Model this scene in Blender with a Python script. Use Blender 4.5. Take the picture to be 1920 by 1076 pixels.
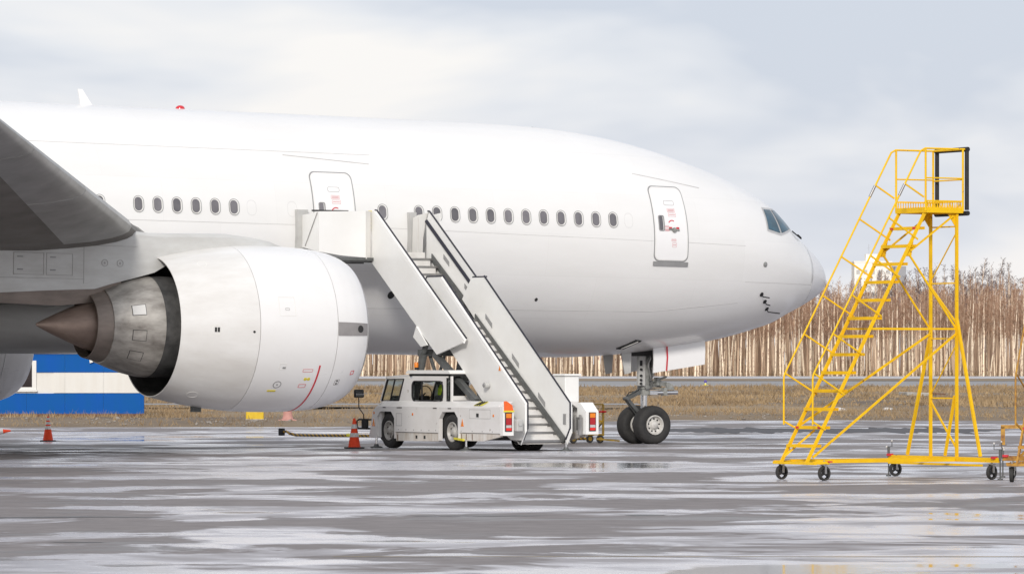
import bpy, math, random
import numpy as np
from mathutils import Vector, Matrix, noise as mnoise

for o in list(bpy.data.objects):
    bpy.data.objects.remove(o, do_unlink=True)
SC = bpy.context.scene
COL = SC.collection
R = math.radians
random.seed(7)
PI = math.pi

# ------------------------------------------------------------------ camera
CAM_H = 2.235
cam_d = bpy.data.cameras.new('camera')
cam = bpy.data.objects.new('camera', cam_d)
COL.objects.link(cam)
cam.location = (0, 0, CAM_H)
cam.rotation_euler = (R(90), 0, 0)
cam_d.sensor_width = 36.0
cam_d.lens = 8950 / 1920 * 36.0
cam_d.shift_y = (680 - 538) / 1920
cam_d.clip_start = 1.0
cam_d.clip_end = 9000
SC.camera = cam
SC.render.resolution_x = 1024
SC.render.resolution_y = 573

# ------------------------------------------------------------------ world: high cloud deck, hazy sun
SUN_AZ = R(187)          # clockwise from +Y (view direction): behind the camera
SUN_EL = R(24)
w = bpy.data.worlds.new('World')
SC.world = w
w.use_nodes = True
nt = w.node_tree
nt.nodes.clear()
wo = nt.nodes.new('ShaderNodeOutputWorld')
bg = nt.nodes.new('ShaderNodeBackground')
bg.inputs['Strength'].default_value = 0.1
sky = nt.nodes.new('ShaderNodeTexSky')
sky.sky_type = 'NISHITA'
sky.sun_disc = False
sky.sun_elevation = SUN_EL
sky.sun_rotation = SUN_AZ
sky.air_density = 1.2
sky.dust_density = 2.0
tc = nt.nodes.new('ShaderNodeTexCoord')
mp = nt.nodes.new('ShaderNodeMapping')
mp.inputs['Scale'].default_value = (10, 10, 30)
mp.inputs['Location'].default_value = (7.7, 0.1, 1.3)
nz = nt.nodes.new('ShaderNodeTexNoise')
nz.inputs['Scale'].default_value = 1.0
nz.inputs['Detail'].default_value = 4.0
nz.inputs['Roughness'].default_value = 0.5
nz.inputs['Distortion'].default_value = 0.3
rp = nt.nodes.new('ShaderNodeValToRGB')
cr = rp.color_ramp
cr.elements[0].position = 0.38
cr.elements[0].color = (5.7, 6.15, 7.1, 1)
cr.elements[1].position = 0.62
cr.elements[1].color = (8.7, 8.5, 8.45, 1)
e = cr.elements.new(0.5)
e.color = (7.2, 7.4, 7.95, 1)
mx = nt.nodes.new('ShaderNodeMix')
mx.data_type = 'RGBA'
mx.inputs[0].default_value = 0.9
nt.links.new(tc.outputs['Generated'], mp.inputs['Vector'])
nt.links.new(mp.outputs['Vector'], nz.inputs['Vector'])
nt.links.new(nz.outputs['Fac'], rp.inputs['Fac'])
nt.links.new(sky.outputs['Color'], mx.inputs[6])
nt.links.new(rp.outputs['Color'], mx.inputs[7])
nt.links.new(mx.outputs[2], bg.inputs['Color'])
nt.links.new(bg.outputs['Background'], wo.inputs['Surface'])

sun_d = bpy.data.lights.new('sun', 'SUN')
sun_d.energy = 2.1
sun_d.angle = R(9)
sun_d.color = (1.0, 0.95, 0.89)
sun = bpy.data.objects.new('sun', sun_d)
COL.objects.link(sun)
sdir = Vector((math.sin(SUN_AZ) * math.cos(SUN_EL), math.cos(SUN_AZ) * math.cos(SUN_EL), math.sin(SUN_EL)))
sun.rotation_euler = sdir.to_track_quat('Z', 'Y').to_euler()
sun.location = (20, -40, 60)

SC.view_settings.view_transform = 'Standard'
SC.view_settings.look = 'None'
SC.view_settings.gamma = 1.0
SC.view_settings.use_curve_mapping = False
SC.view_settings.exposure = 0.2

# ------------------------------------------------------------------ materials
def mat(name, col, rough=0.5, metal=0.0, var=0.0, vscale=4.0, col2=None, bump=0.0, bscale=30.0,
        coat=0.0, spec=0.5, stretch=(1, 1, 1), trans=0.0, emit=None, coords='Object', chips=None):
    m = bpy.data.materials.new(name)
    m.use_nodes = True
    t = m.node_tree
    b = t.nodes['Principled BSDF']
    b.inputs['Base Color'].default_value = (*col, 1)
    b.inputs['Roughness'].default_value = rough
    b.inputs['Metallic'].default_value = metal
    b.inputs['Specular IOR Level'].default_value = spec
    b.inputs['Coat Weight'].default_value = coat
    b.inputs['Coat Roughness'].default_value = 0.08
    if trans:
        b.inputs['Transmission Weight'].default_value = trans
    if emit:
        b.inputs['Emission Color'].default_value = (*emit[0], 1)
        b.inputs['Emission Strength'].default_value = emit[1]
    if var or col2 or bump:
        c = t.nodes.new('ShaderNodeTexCoord')
        mp = t.nodes.new('ShaderNodeMapping')
        mp.inputs['Scale'].default_value = stretch
        t.links.new(c.outputs[coords], mp.inputs['Vector'])
    if var or col2:
        n = t.nodes.new('ShaderNodeTexNoise')
        n.inputs['Scale'].default_value = vscale
        n.inputs['Detail'].default_value = 6
        n.inputs['Roughness'].default_value = 0.62
        t.links.new(mp.outputs['Vector'], n.inputs['Vector'])
        r = t.nodes.new('ShaderNodeValToRGB')
        r.color_ramp.elements[0].position = 0.32
        r.color_ramp.elements[1].position = 0.68
        c2 = col2 if col2 else tuple(max(0, x * (1 - var)) for x in col)
        r.color_ramp.elements[0].color = (*c2, 1)
        r.color_ramp.elements[1].color = (*col, 1)
        t.links.new(n.outputs['Fac'], r.inputs['Fac'])
        t.links.new(r.outputs['Color'], b.inputs['Base Color'])
        ma = t.nodes.new('ShaderNodeMapRange')
        ma.inputs['To Min'].default_value = min(1, rough * 1.25)
        ma.inputs['To Max'].default_value = rough * 0.85
        t.links.new(n.outputs['Fac'], ma.inputs['Value'])
        t.links.new(ma.outputs['Result'], b.inputs['Roughness'])
    if chips:
        # small chips and scuffs showing another colour
        n4 = t.nodes.new('ShaderNodeTexNoise')
        n4.inputs['Scale'].default_value = chips[0]
        n4.inputs['Detail'].default_value = 5
        n4.inputs['Roughness'].default_value = 0.7
        t.links.new(mp.outputs['Vector'], n4.inputs['Vector'])
        q = t.nodes.new('ShaderNodeMapRange')
        q.inputs['From Min'].default_value = chips[1]
        q.inputs['From Max'].default_value = chips[1] + 0.05
        t.links.new(n4.outputs['Fac'], q.inputs['Value'])
        mxc = t.nodes.new('ShaderNodeMix')
        mxc.data_type = 'RGBA'
        mxc.inputs[7].default_value = (*chips[2], 1)
        src = b.inputs['Base Color'].links[0].from_socket
        t.links.new(q.outputs['Result'], mxc.inputs[0])
        t.links.new(src, mxc.inputs[6])
        t.links.new(mxc.outputs[2], b.inputs['Base Color'])
    if bump:
        n2 = t.nodes.new('ShaderNodeTexNoise')
        n2.inputs['Scale'].default_value = bscale
        n2.inputs['Detail'].default_value = 4
        t.links.new(mp.outputs['Vector'], n2.inputs['Vector'])
        bp = t.nodes.new('ShaderNodeBump')
        bp.inputs['Strength'].default_value = bump
        bp.inputs['Distance'].default_value = 0.02
        t.links.new(n2.outputs['Fac'], bp.inputs['Height'])
        t.links.new(bp.outputs['Normal'], b.inputs['Normal'])
    return m

M = {}
M['skin'] = mat('white_aircraft_paint', (0.84, 0.835, 0.825), 0.3, col2=(0.785, 0.78, 0.765), vscale=0.5, coat=0.35, stretch=(0.35, 1, 1.6), bump=0.25, bscale=1.3)
t_ = M['skin'].node_tree       # sheets of skin differ very slightly in tint
b_ = t_.nodes['Principled BSDF']
src_ = b_.inputs['Base Color'].links[0].from_socket
tc_ = t_.nodes.new('ShaderNodeTexCoord')
sx_ = t_.nodes.new('ShaderNodeSeparateXYZ')
cx_ = t_.nodes.new('ShaderNodeCombineXYZ')
br_ = t_.nodes.new('ShaderNodeTexBrick')
br_.inputs['Scale'].default_value = 1.0
br_.inputs['Brick Width'].default_value = 3.24
br_.inputs['Row Height'].default_value = 1.12
br_.inputs['Mortar Size'].default_value = 0.006
br_.inputs['Mortar Smooth'].default_value = 0.6
br_.inputs['Color1'].default_value = (1, 1, 1, 1)
br_.inputs['Color2'].default_value = (0.978, 0.978, 0.975, 1)
br_.inputs['Mortar'].default_value = (0.93, 0.928, 0.925, 1)
mu_ = t_.nodes.new('ShaderNodeMix')
mu_.data_type = 'RGBA'
mu_.blend_type = 'MULTIPLY'
mu_.inputs[0].default_value = 1.0
t_.links.new(tc_.outputs['Object'], sx_.inputs[0])
t_.links.new(sx_.outputs['X'], cx_.inputs['X'])
t_.links.new(sx_.outputs['Z'], cx_.inputs['Y'])
t_.links.new(cx_.outputs[0], br_.inputs['Vector'])
t_.links.new(src_, mu_.inputs[6])
t_.links.new(br_.outputs['Color'], mu_.inputs[7])
t_.links.new(mu_.outputs[2], b_.inputs['Base Color'])
M['radome'] = mat('radome_paint', (0.76, 0.76, 0.77), 0.35, col2=(0.72, 0.72, 0.73), vscale=1.2, coat=0.2)
M['fairing'] = mat('fairing_paint', (0.55, 0.55, 0.53), 0.42, col2=(0.42, 0.415, 0.4), vscale=0.8, stretch=(0.5, 1, 2))
M['faintseam'] = mat('faint_seam', (0.60, 0.59, 0.58), 0.6, var=0.2, vscale=3)
M['seam'] = mat('seam_grey', (0.42, 0.41, 0.40), 0.7, var=0.2, vscale=3)
M['gasket'] = mat('gasket_grey', (0.30, 0.30, 0.30), 0.6, var=0.15)
M['doorwhite'] = mat('door_paint', (0.86, 0.855, 0.85), 0.3, var=0.02, coat=0.3)
M['wframe'] = mat('window_frame_white', (0.78, 0.77, 0.74), 0.4, var=0.05)
M['wpane'] = mat('cabin_pane', (0.20, 0.19, 0.205), 0.2, var=0.35, vscale=1.7, coat=0.6)
t_ = M['wpane'].node_tree     # blinds drawn differently from window to window
b_ = t_.nodes['Principled BSDF']
src_ = b_.inputs['Base Color'].links[0].from_socket
hs_ = t_.nodes.new('ShaderNodeHueSaturation')
oi_ = t_.nodes.new('ShaderNodeObjectInfo')
mr_ = t_.nodes.new('ShaderNodeMapRange')
mr_.inputs['To Min'].default_value = 0.62
mr_.inputs['To Max'].default_value = 1.2
t_.links.new(oi_.outputs['Random'], mr_.inputs['Value'])
t_.links.new(mr_.outputs['Result'], hs_.inputs['Value'])
t_.links.new(src_, hs_.inputs['Color'])
t_.links.new(hs_.outputs['Color'], b_.inputs['Base Color'])
M['cockglass'] = mat('cockpit_glass', (0.05, 0.13, 0.19), 0.12, col2=(0.02, 0.045, 0.06), vscale=1.6, spec=0.25)
M['cockframe'] = mat('windscreen_frame', (0.52, 0.52, 0.52), 0.4, var=0.1)
M['redmark'] = mat('red_marking', (0.62, 0.03, 0.05), 0.5, var=0.15)
M['pinkmark'] = mat('faded_red_marking', (0.72, 0.34, 0.35), 0.55, var=0.2, vscale=30)
M['black'] = mat('black_rubber', (0.018, 0.018, 0.02), 0.65, var=0.3, vscale=9)
M['darkgap'] = mat('dark_gap', (0.03, 0.03, 0.03), 0.8, var=0.2)
M['tyre'] = mat('tyre_rubber', (0.022, 0.022, 0.023), 0.75, col2=(0.04, 0.038, 0.036), vscale=7, bump=0.2, bscale=60)
M['rim'] = mat('wheel_rim_paint', (0.70, 0.69, 0.66), 0.4, col2=(0.48, 0.46, 0.43), vscale=9)
M['truckrim'] = mat('truck_rim_paint', (0.52, 0.51, 0.49), 0.45, col2=(0.33, 0.31, 0.28), vscale=9)
M['gearpaint'] = mat('gear_grey_paint', (0.36, 0.37, 0.35), 0.45, col2=(0.16, 0.16, 0.15), vscale=6)
M['chrome'] = mat('chrome_piston', (0.80, 0.80, 0.80), 0.12, metal=1.0, var=0.1)
M['steel'] = mat('dull_steel', (0.42, 0.41, 0.40), 0.35, metal=0.9, var=0.2, vscale=5)
M['lip'] = mat('inlet_lip_metal', (0.55, 0.55, 0.56), 0.28, metal=0.9, var=0.12)
M['nacelle'] = mat('nacelle_paint', (0.83, 0.825, 0.815), 0.28, col2=(0.78, 0.77, 0.755), vscale=0.9, coat=0.4, stretch=(0.5, 1, 1))
M['nacelle2'] = mat('reverser_paint', (0.82, 0.815, 0.80), 0.32, col2=(0.63, 0.61, 0.575), vscale=0.95, coat=0.25, stretch=(0.3, 1, 1), chips=(3, 0.69, (0.50, 0.47, 0.43)))
M['core'] = mat('core_cowl_metal', (0.58, 0.55, 0.50), 0.45, metal=0.45, col2=(0.20, 0.18, 0.16), vscale=2.3, stretch=(0.45, 1.2, 1.2))
M['nozzle'] = mat('heat_tinted_nozzle', (0.30, 0.25, 0.215), 0.42, metal=0.4, col2=(0.18, 0.15, 0.13), vscale=3, stretch=(0.3, 1, 1))
M['plug'] = mat('heat_tinted_plug', (0.36, 0.27, 0.22), 0.42, metal=0.35, col2=(0.23, 0.17, 0.14), vscale=2.5, stretch=(0.2, 1.5, 1.5))
M['ductdark'] = mat('dark_duct', (0.10, 0.098, 0.095), 0.6, col2=(0.03, 0.03, 0.03), vscale=2.4)  # blotchy near-black tone for fan, duct walls and cowl door borders
M['pylon'] = mat('pylon_paint', (0.60, 0.605, 0.59), 0.42, col2=(0.48, 0.475, 0.455), vscale=1.6, stretch=(0.5, 1, 1.6))
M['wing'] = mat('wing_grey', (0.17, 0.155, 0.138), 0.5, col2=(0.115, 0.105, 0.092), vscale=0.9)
M['slat'] = mat('slat_grey', (0.40, 0.395, 0.38), 0.35, metal=0.4, col2=(0.28, 0.275, 0.26), vscale=1.1)
M['beaconred'] = mat('red_beacon_lens', (0.60, 0.01, 0.02), 0.2, var=0.1, coat=0.8)
M['yellowlabel'] = mat('yellow_label', (0.75, 0.62, 0.05), 0.5, var=0.15, vscale=20)
# ground vehicles
M['truck'] = mat('truck_white', (0.80, 0.785, 0.77), 0.38, col2=(0.72, 0.70, 0.675), vscale=1.6, coat=0.25, chips=(5, 0.67, (0.42, 0.37, 0.32)))
M['truckdirty'] = mat('truck_skirt_white', (0.75, 0.73, 0.70), 0.5, col2=(0.56, 0.50, 0.43), vscale=3.2, stretch=(2.2, 2.2, 0.5))
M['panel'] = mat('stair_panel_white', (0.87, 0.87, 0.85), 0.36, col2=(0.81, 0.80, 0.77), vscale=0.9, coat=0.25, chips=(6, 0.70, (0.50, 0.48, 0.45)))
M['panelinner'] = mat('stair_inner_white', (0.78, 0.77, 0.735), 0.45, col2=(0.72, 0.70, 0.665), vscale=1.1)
M['edge'] = mat('rubber_edging', (0.02, 0.02, 0.035), 0.5, var=0.3)
M['tread'] = mat('aluminium_tread', (0.46, 0.46, 0.45), 0.45, metal=0.5, col2=(0.34, 0.34, 0.33), vscale=7)
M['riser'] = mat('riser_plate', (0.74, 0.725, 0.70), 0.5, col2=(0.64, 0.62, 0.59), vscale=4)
M['slot'] = mat('light_slot_plate', (0.38, 0.38, 0.38), 0.4, metal=0.3, var=0.15, vscale=6)
M['frame'] = mat('dark_grey_frame_paint', (0.115, 0.12, 0.12), 0.45, col2=(0.075, 0.078, 0.075), vscale=4)
M['glassdark'] = mat('cab_glass', (0.8, 0.85, 0.84), 0.03, trans=1.0)
M['glassdark'].node_tree.nodes['Principled BSDF'].inputs['IOR'].default_value = 1.05
M['cabin'] = mat('cab_interior', (0.06, 0.06, 0.062), 0.7, var=0.3)
M['hivis'] = mat('hi_vis_fabric', (0.50, 0.70, 0.03), 0.8, var=0.25, vscale=12)
M['amber'] = mat('amber_lens', (0.85, 0.24, 0.01), 0.25, var=0.15, vscale=20, coat=0.6)
M['redlens'] = mat('red_lens', (0.45, 0.012, 0.018), 0.25, var=0.2, vscale=30, coat=0.6)
M['brightred'] = mat('bright_red_lens', (0.85, 0.03, 0.02), 0.25, var=0.2, vscale=30, coat=0.6)
M['clearlens'] = mat('clear_lens', (0.62, 0.60, 0.58), 0.2, var=0.3, vscale=30, coat=0.6)
M['orangefilm'] = mat('orange_reflective_film', (0.85, 0.14, 0.02), 0.4, var=0.12, vscale=12)
M['yellowfilm'] = mat('yellow_reflective_film', (0.82, 0.72, 0.04), 0.4, var=0.12, vscale=12)
M['mirror'] = mat('mirror_glass', (0.75, 0.76, 0.78), 0.05, metal=1.0, var=0.1)
M['yellow'] = mat('yellow_stand_paint', (0.88, 0.55, 0.004), 0.5, col2=(0.78, 0.45, 0.008), vscale=3.5, spec=0.3, chips=(7, 0.64, (0.30, 0.14, 0.04)))
M['rustyyellow'] = mat('rusty_yellow_paint', (0.60, 0.33, 0.03), 0.6, col2=(0.22, 0.09, 0.035), vscale=6)
M['cartyellow'] = mat('grimy_yellow_paint', (0.42, 0.26, 0.02), 0.55, col2=(0.16, 0.11, 0.035), vscale=9)
M['cone'] = mat('cone_red_orange', (0.88, 0.085, 0.025), 0.55, col2=(0.78, 0.06, 0.02), vscale=8, spec=0.25)
M['coneband'] = mat('cone_white_band', (0.74, 0.73, 0.70), 0.4, col2=(0.50, 0.48, 0.45), vscale=18)
M['hutblue'] = mat('hut_blue_paint', (0.002, 0.09, 0.40), 0.6, col2=(0.004, 0.10, 0.34), vscale=1.3, stretch=(1.2, 1.2, 0.5), spec=0.15)
M['hutwhite'] = mat('hut_white_paint', (0.76, 0.75, 0.715), 0.55, col2=(0.70, 0.675, 0.62), vscale=1.1, stretch=(1.6, 1.6, 0.2), spec=0.2)
M['rust'] = mat('rusty_steel', (0.20, 0.11, 0.07), 0.8, col2=(0.11, 0.055, 0.03), vscale=5)
M['hutglass'] = mat('hut_window_glass', (0.045, 0.035, 0.035), 0.1, var=0.4, vscale=1.5)
M['pink'] = mat('faded_pink_paint', (0.56, 0.30, 0.26), 0.7, col2=(0.47, 0.235, 0.20), vscale=5)
M['blockyellow'] = mat('chipped_yellow_paint', (0.72, 0.50, 0.02), 0.6, col2=(0.62, 0.40, 0.02), vscale=6)
M['concrete'] = mat('weathered_concrete', (0.45, 0.43, 0.39), 0.85, col2=(0.28, 0.265, 0.24), vscale=3, bump=0.4, bscale=12)
M['farwall'] = mat('far_building_wall', (0.90, 0.87, 0.82), 0.7, col2=(0.86, 0.83, 0.77), vscale=0.08)
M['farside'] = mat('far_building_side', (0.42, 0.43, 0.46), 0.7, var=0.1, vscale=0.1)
M['farglass'] = mat('far_window_glass', (0.56, 0.55, 0.53), 0.3, var=0.2)
M['purple'] = mat('edge_light_blue', (0.06, 0.03, 0.30), 0.3, var=0.1, coat=0.5)
M['grass'] = mat('dry_grass_blades', (0.43, 0.305, 0.165), 0.85, col2=(0.20, 0.14, 0.085), vscale=0.35, stretch=(0.5, 0.12, 1))
M['stone'] = mat('gravel_stone', (0.42, 0.38, 0.33), 0.85, col2=(0.15, 0.125, 0.105), vscale=1.3)
M['twig'] = mat('birch_twigs', (0.50, 0.325, 0.215), 0.85, col2=(0.35, 0.215, 0.15), vscale=0.5)
M['twigdark'] = mat('far_wood_twigs', (0.20, 0.14, 0.135), 0.9, col2=(0.12, 0.09, 0.095), vscale=0.12)

def bark_mat():
    m = mat('birch_bark', (0.80, 0.72, 0.61), 0.75)
    t = m.node_tree
    b = t.nodes['Principled BSDF']
    c = t.nodes.new('ShaderNodeTexCoord')
    mp = t.nodes.new('ShaderNodeMapping')
    mp.inputs['Scale'].default_value = (3, 3, 1.3)
    n = t.nodes.new('ShaderNodeTexNoise')
    n.inputs['Scale'].default_value = 1.2
    n.inputs['Detail'].default_value = 5
    r = t.nodes.new('ShaderNodeValToRGB')
    r.color_ramp.elements[0].position = 0.33
    r.color_ramp.elements[0].color = (0.30, 0.15, 0.115, 1)
    r.color_ramp.elements[1].position = 0.47
    r.color_ramp.elements[1].color = (0.98, 0.82, 0.62, 1)
    oi = t.nodes.new('ShaderNodeObjectInfo')
    hs = t.nodes.new('ShaderNodeHueSaturation')
    mr = t.nodes.new('ShaderNodeMapRange')
    mr.inputs['To Min'].default_value = 0.62
    mr.inputs['To Max'].default_value = 1.08
    t.links.new(oi.outputs['Random'], mr.inputs['Value'])
    t.links.new(mr.outputs['Result'], hs.inputs['Value'])
    t.links.new(c.outputs['Object'], mp.inputs['Vector'])
    t.links.new(mp.outputs['Vector'], n.inputs['Vector'])
    t.links.new(n.outputs['Fac'], r.inputs['Fac'])
    t.links.new(r.outputs['Color'], hs.inputs['Color'])
    t.links.new(hs.outputs['Color'], b.inputs['Base Color'])
    return m
M['bark'] = bark_mat()

def stripe_mat(name, ca, cb, scale, axis='X', rough=0.5):
    m = mat(name, ca, rough)
    t = m.node_tree
    b = t.nodes['Principled BSDF']
    c = t.nodes.new('ShaderNodeTexCoord')
    mp = t.nodes.new('ShaderNodeMapping')
    wv = t.nodes.new('ShaderNodeTexWave')
    wv.bands_direction = 'DIAGONAL' if axis == 'D' else axis
    wv.inputs['Scale'].default_value = scale
    r = t.nodes.new('ShaderNodeValToRGB')
    r.color_ramp.interpolation = 'CONSTANT'
    r.color_ramp.elements[0].color = (*ca, 1)
    r.color_ramp.elements[1].position = 0.5
    r.color_ramp.elements[1].color = (*cb, 1)
    t.links.new(c.outputs['Object'], mp.inputs['Vector'])
    t.links.new(mp.outputs['Vector'], wv.inputs['Vector'])
    t.links.new(wv.outputs['Fac'], r.inputs['Fac'])
    t.links.new(r.outputs['Color'], b.inputs['Base Color'])
    return m
M['towstripe'] = stripe_mat('tow_bar_stripes', (0.40, 0.23, 0.02), (0.06, 0.045, 0.03), 4.2, 'D')
M['hazard'] = stripe_mat('hazard_stripes', (0.75, 0.62, 0.03), (0.03, 0.03, 0.03), 3.0, 'Z')

def asphalt_mat():
    # weathered asphalt with thin films of ice and meltwater and a few open puddles
    m = bpy.data.materials.new('icy_wet_asphalt')
    m.use_nodes = True
    t = m.node_tree
    N = t.nodes.new
    L = t.links.new
    b = t.nodes['Principled BSDF']
    c = N('ShaderNodeTexCoord')
    def noise(scale, detail, rough, dist, sc, rot=0.0, loc=(0, 0, 0)):
        mp = N('ShaderNodeMapping')
        mp.inputs['Scale'].default_value = sc
        mp.inputs['Rotation'].default_value = (0, 0, rot)
        mp.inputs['Location'].default_value = loc
        L(c.outputs['Object'], mp.inputs['Vector'])
        n = N('ShaderNodeTexNoise')
        n.inputs['Scale'].default_value = scale
        n.inputs['Detail'].default_value = detail
        n.inputs['Roughness'].default_value = rough
        n.inputs['Distortion'].default_value = dist
        L(mp.outputs['Vector'], n.inputs['Vector'])
        return n.outputs['Fac']
    def rng_(v, a, b_, lo=0.0, hi=1.0):
        q = N('ShaderNodeMapRange')
        q.interpolation_type = 'SMOOTHSTEP'
        q.inputs['From Min'].default_value = a
        q.inputs['From Max'].default_value = b_
        q.inputs['To Min'].default_value = lo
        q.inputs['To Max'].default_value = hi
        L(v, q.inputs['Value'])
        return q.outputs['Result']
    def mul(a, b_):
        q = N('ShaderNodeMath')
        q.operation = 'MULTIPLY'
        for k, v in enumerate((a, b_)):
            if isinstance(v, float):
                q.inputs[k].default_value = v
            else:
                L(v, q.inputs[k])
        return q.outputs[0]
    def mixc(f, a, b_):
        q = N('ShaderNodeMix')
        q.data_type = 'RGBA'
        L(f, q.inputs[0])
        for k, v in ((6, a), (7, b_)):
            if isinstance(v, tuple):
                q.inputs[k].default_value = v
            else:
                L(v, q.inputs[k])
        return q.outputs[2]
    def mixf(f, a, b_):
        q = N('ShaderNodeMix')
        q.data_type = 'FLOAT'
        L(f, q.inputs[0])
        for k, v in ((2, a), (3, b_)):
            if isinstance(v, float):
                q.inputs[k].default_value = v
            else:
                L(v, q.inputs[k])
        return q.outputs[0]
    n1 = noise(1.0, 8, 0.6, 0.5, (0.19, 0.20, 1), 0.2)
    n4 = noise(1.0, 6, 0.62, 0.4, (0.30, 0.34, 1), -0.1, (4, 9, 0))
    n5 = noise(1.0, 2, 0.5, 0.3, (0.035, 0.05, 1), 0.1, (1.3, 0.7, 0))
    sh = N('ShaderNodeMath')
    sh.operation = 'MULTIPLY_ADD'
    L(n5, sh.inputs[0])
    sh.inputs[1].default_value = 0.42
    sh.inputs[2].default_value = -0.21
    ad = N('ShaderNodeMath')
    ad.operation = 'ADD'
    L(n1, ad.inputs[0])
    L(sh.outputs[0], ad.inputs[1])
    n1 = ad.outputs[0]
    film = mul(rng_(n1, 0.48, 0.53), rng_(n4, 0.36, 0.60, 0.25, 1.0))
    damp = rng_(n4, 0.52, 0.66)
    pud = rng_(n1, 0.635, 0.665)
    n2 = noise(1.6, 8, 0.7, 0.0, (1, 1, 1))
    dry = N('ShaderNodeValToRGB')
    dry.color_ramp.elements[0].position = 0.3
    dry.color_ramp.elements[0].color = (0.155, 0.138, 0.135, 1)
    dry.color_ramp.elements[1].position = 0.7
    dry.color_ramp.elements[1].color = (0.235, 0.212, 0.208, 1)
    L(n2, dry.inputs['Fac'])
    col = mixc(mul(damp, 0.55), dry.outputs['Color'], (0.10, 0.094, 0.098, 1))
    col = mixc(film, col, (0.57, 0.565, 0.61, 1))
    col = mixc(pud, col, (0.16, 0.16, 0.17, 1))
    L(col, b.inputs['Base Color'])
    ro = mixf(damp, 0.66, 0.38)
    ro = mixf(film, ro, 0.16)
    ro = mixf(pud, ro, 0.07)
    L(ro, b.inputs['Roughness'])
    b.inputs['IOR'].default_value = 1.34
    n3 = noise(5, 5, 0.5, 0, (1, 1, 1))
    bp = N('ShaderNodeBump')
    bp.inputs['Distance'].default_value = 0.01
    L(mixf(film, 0.22, 0.03), bp.inputs['Strength'])
    L(n3, bp.inputs['Height'])
    L(bp.outputs['Normal'], b.inputs['Normal'])
    return m
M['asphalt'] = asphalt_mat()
M['taxi'] = mat('taxiway_asphalt', (0.30, 0.295, 0.30), 0.6, col2=(0.19, 0.19, 0.185), vscale=0.02, stretch=(0.25, 1, 1))
M['runway'] = mat('runway_concrete', (0.52, 0.51, 0.52), 0.65, col2=(0.42, 0.41, 0.42), vscale=0.02, stretch=(0.2, 1, 1))
M['terrain'] = mat('dry_turf', (0.31, 0.225, 0.13), 0.95, col2=(0.12, 0.088, 0.06), vscale=0.16, stretch=(0.45, 0.16, 1), bump=0.5, bscale=1.5)

# ------------------------------------------------------------------ mesh building
def V3(p):
    return Vector(p)

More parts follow.
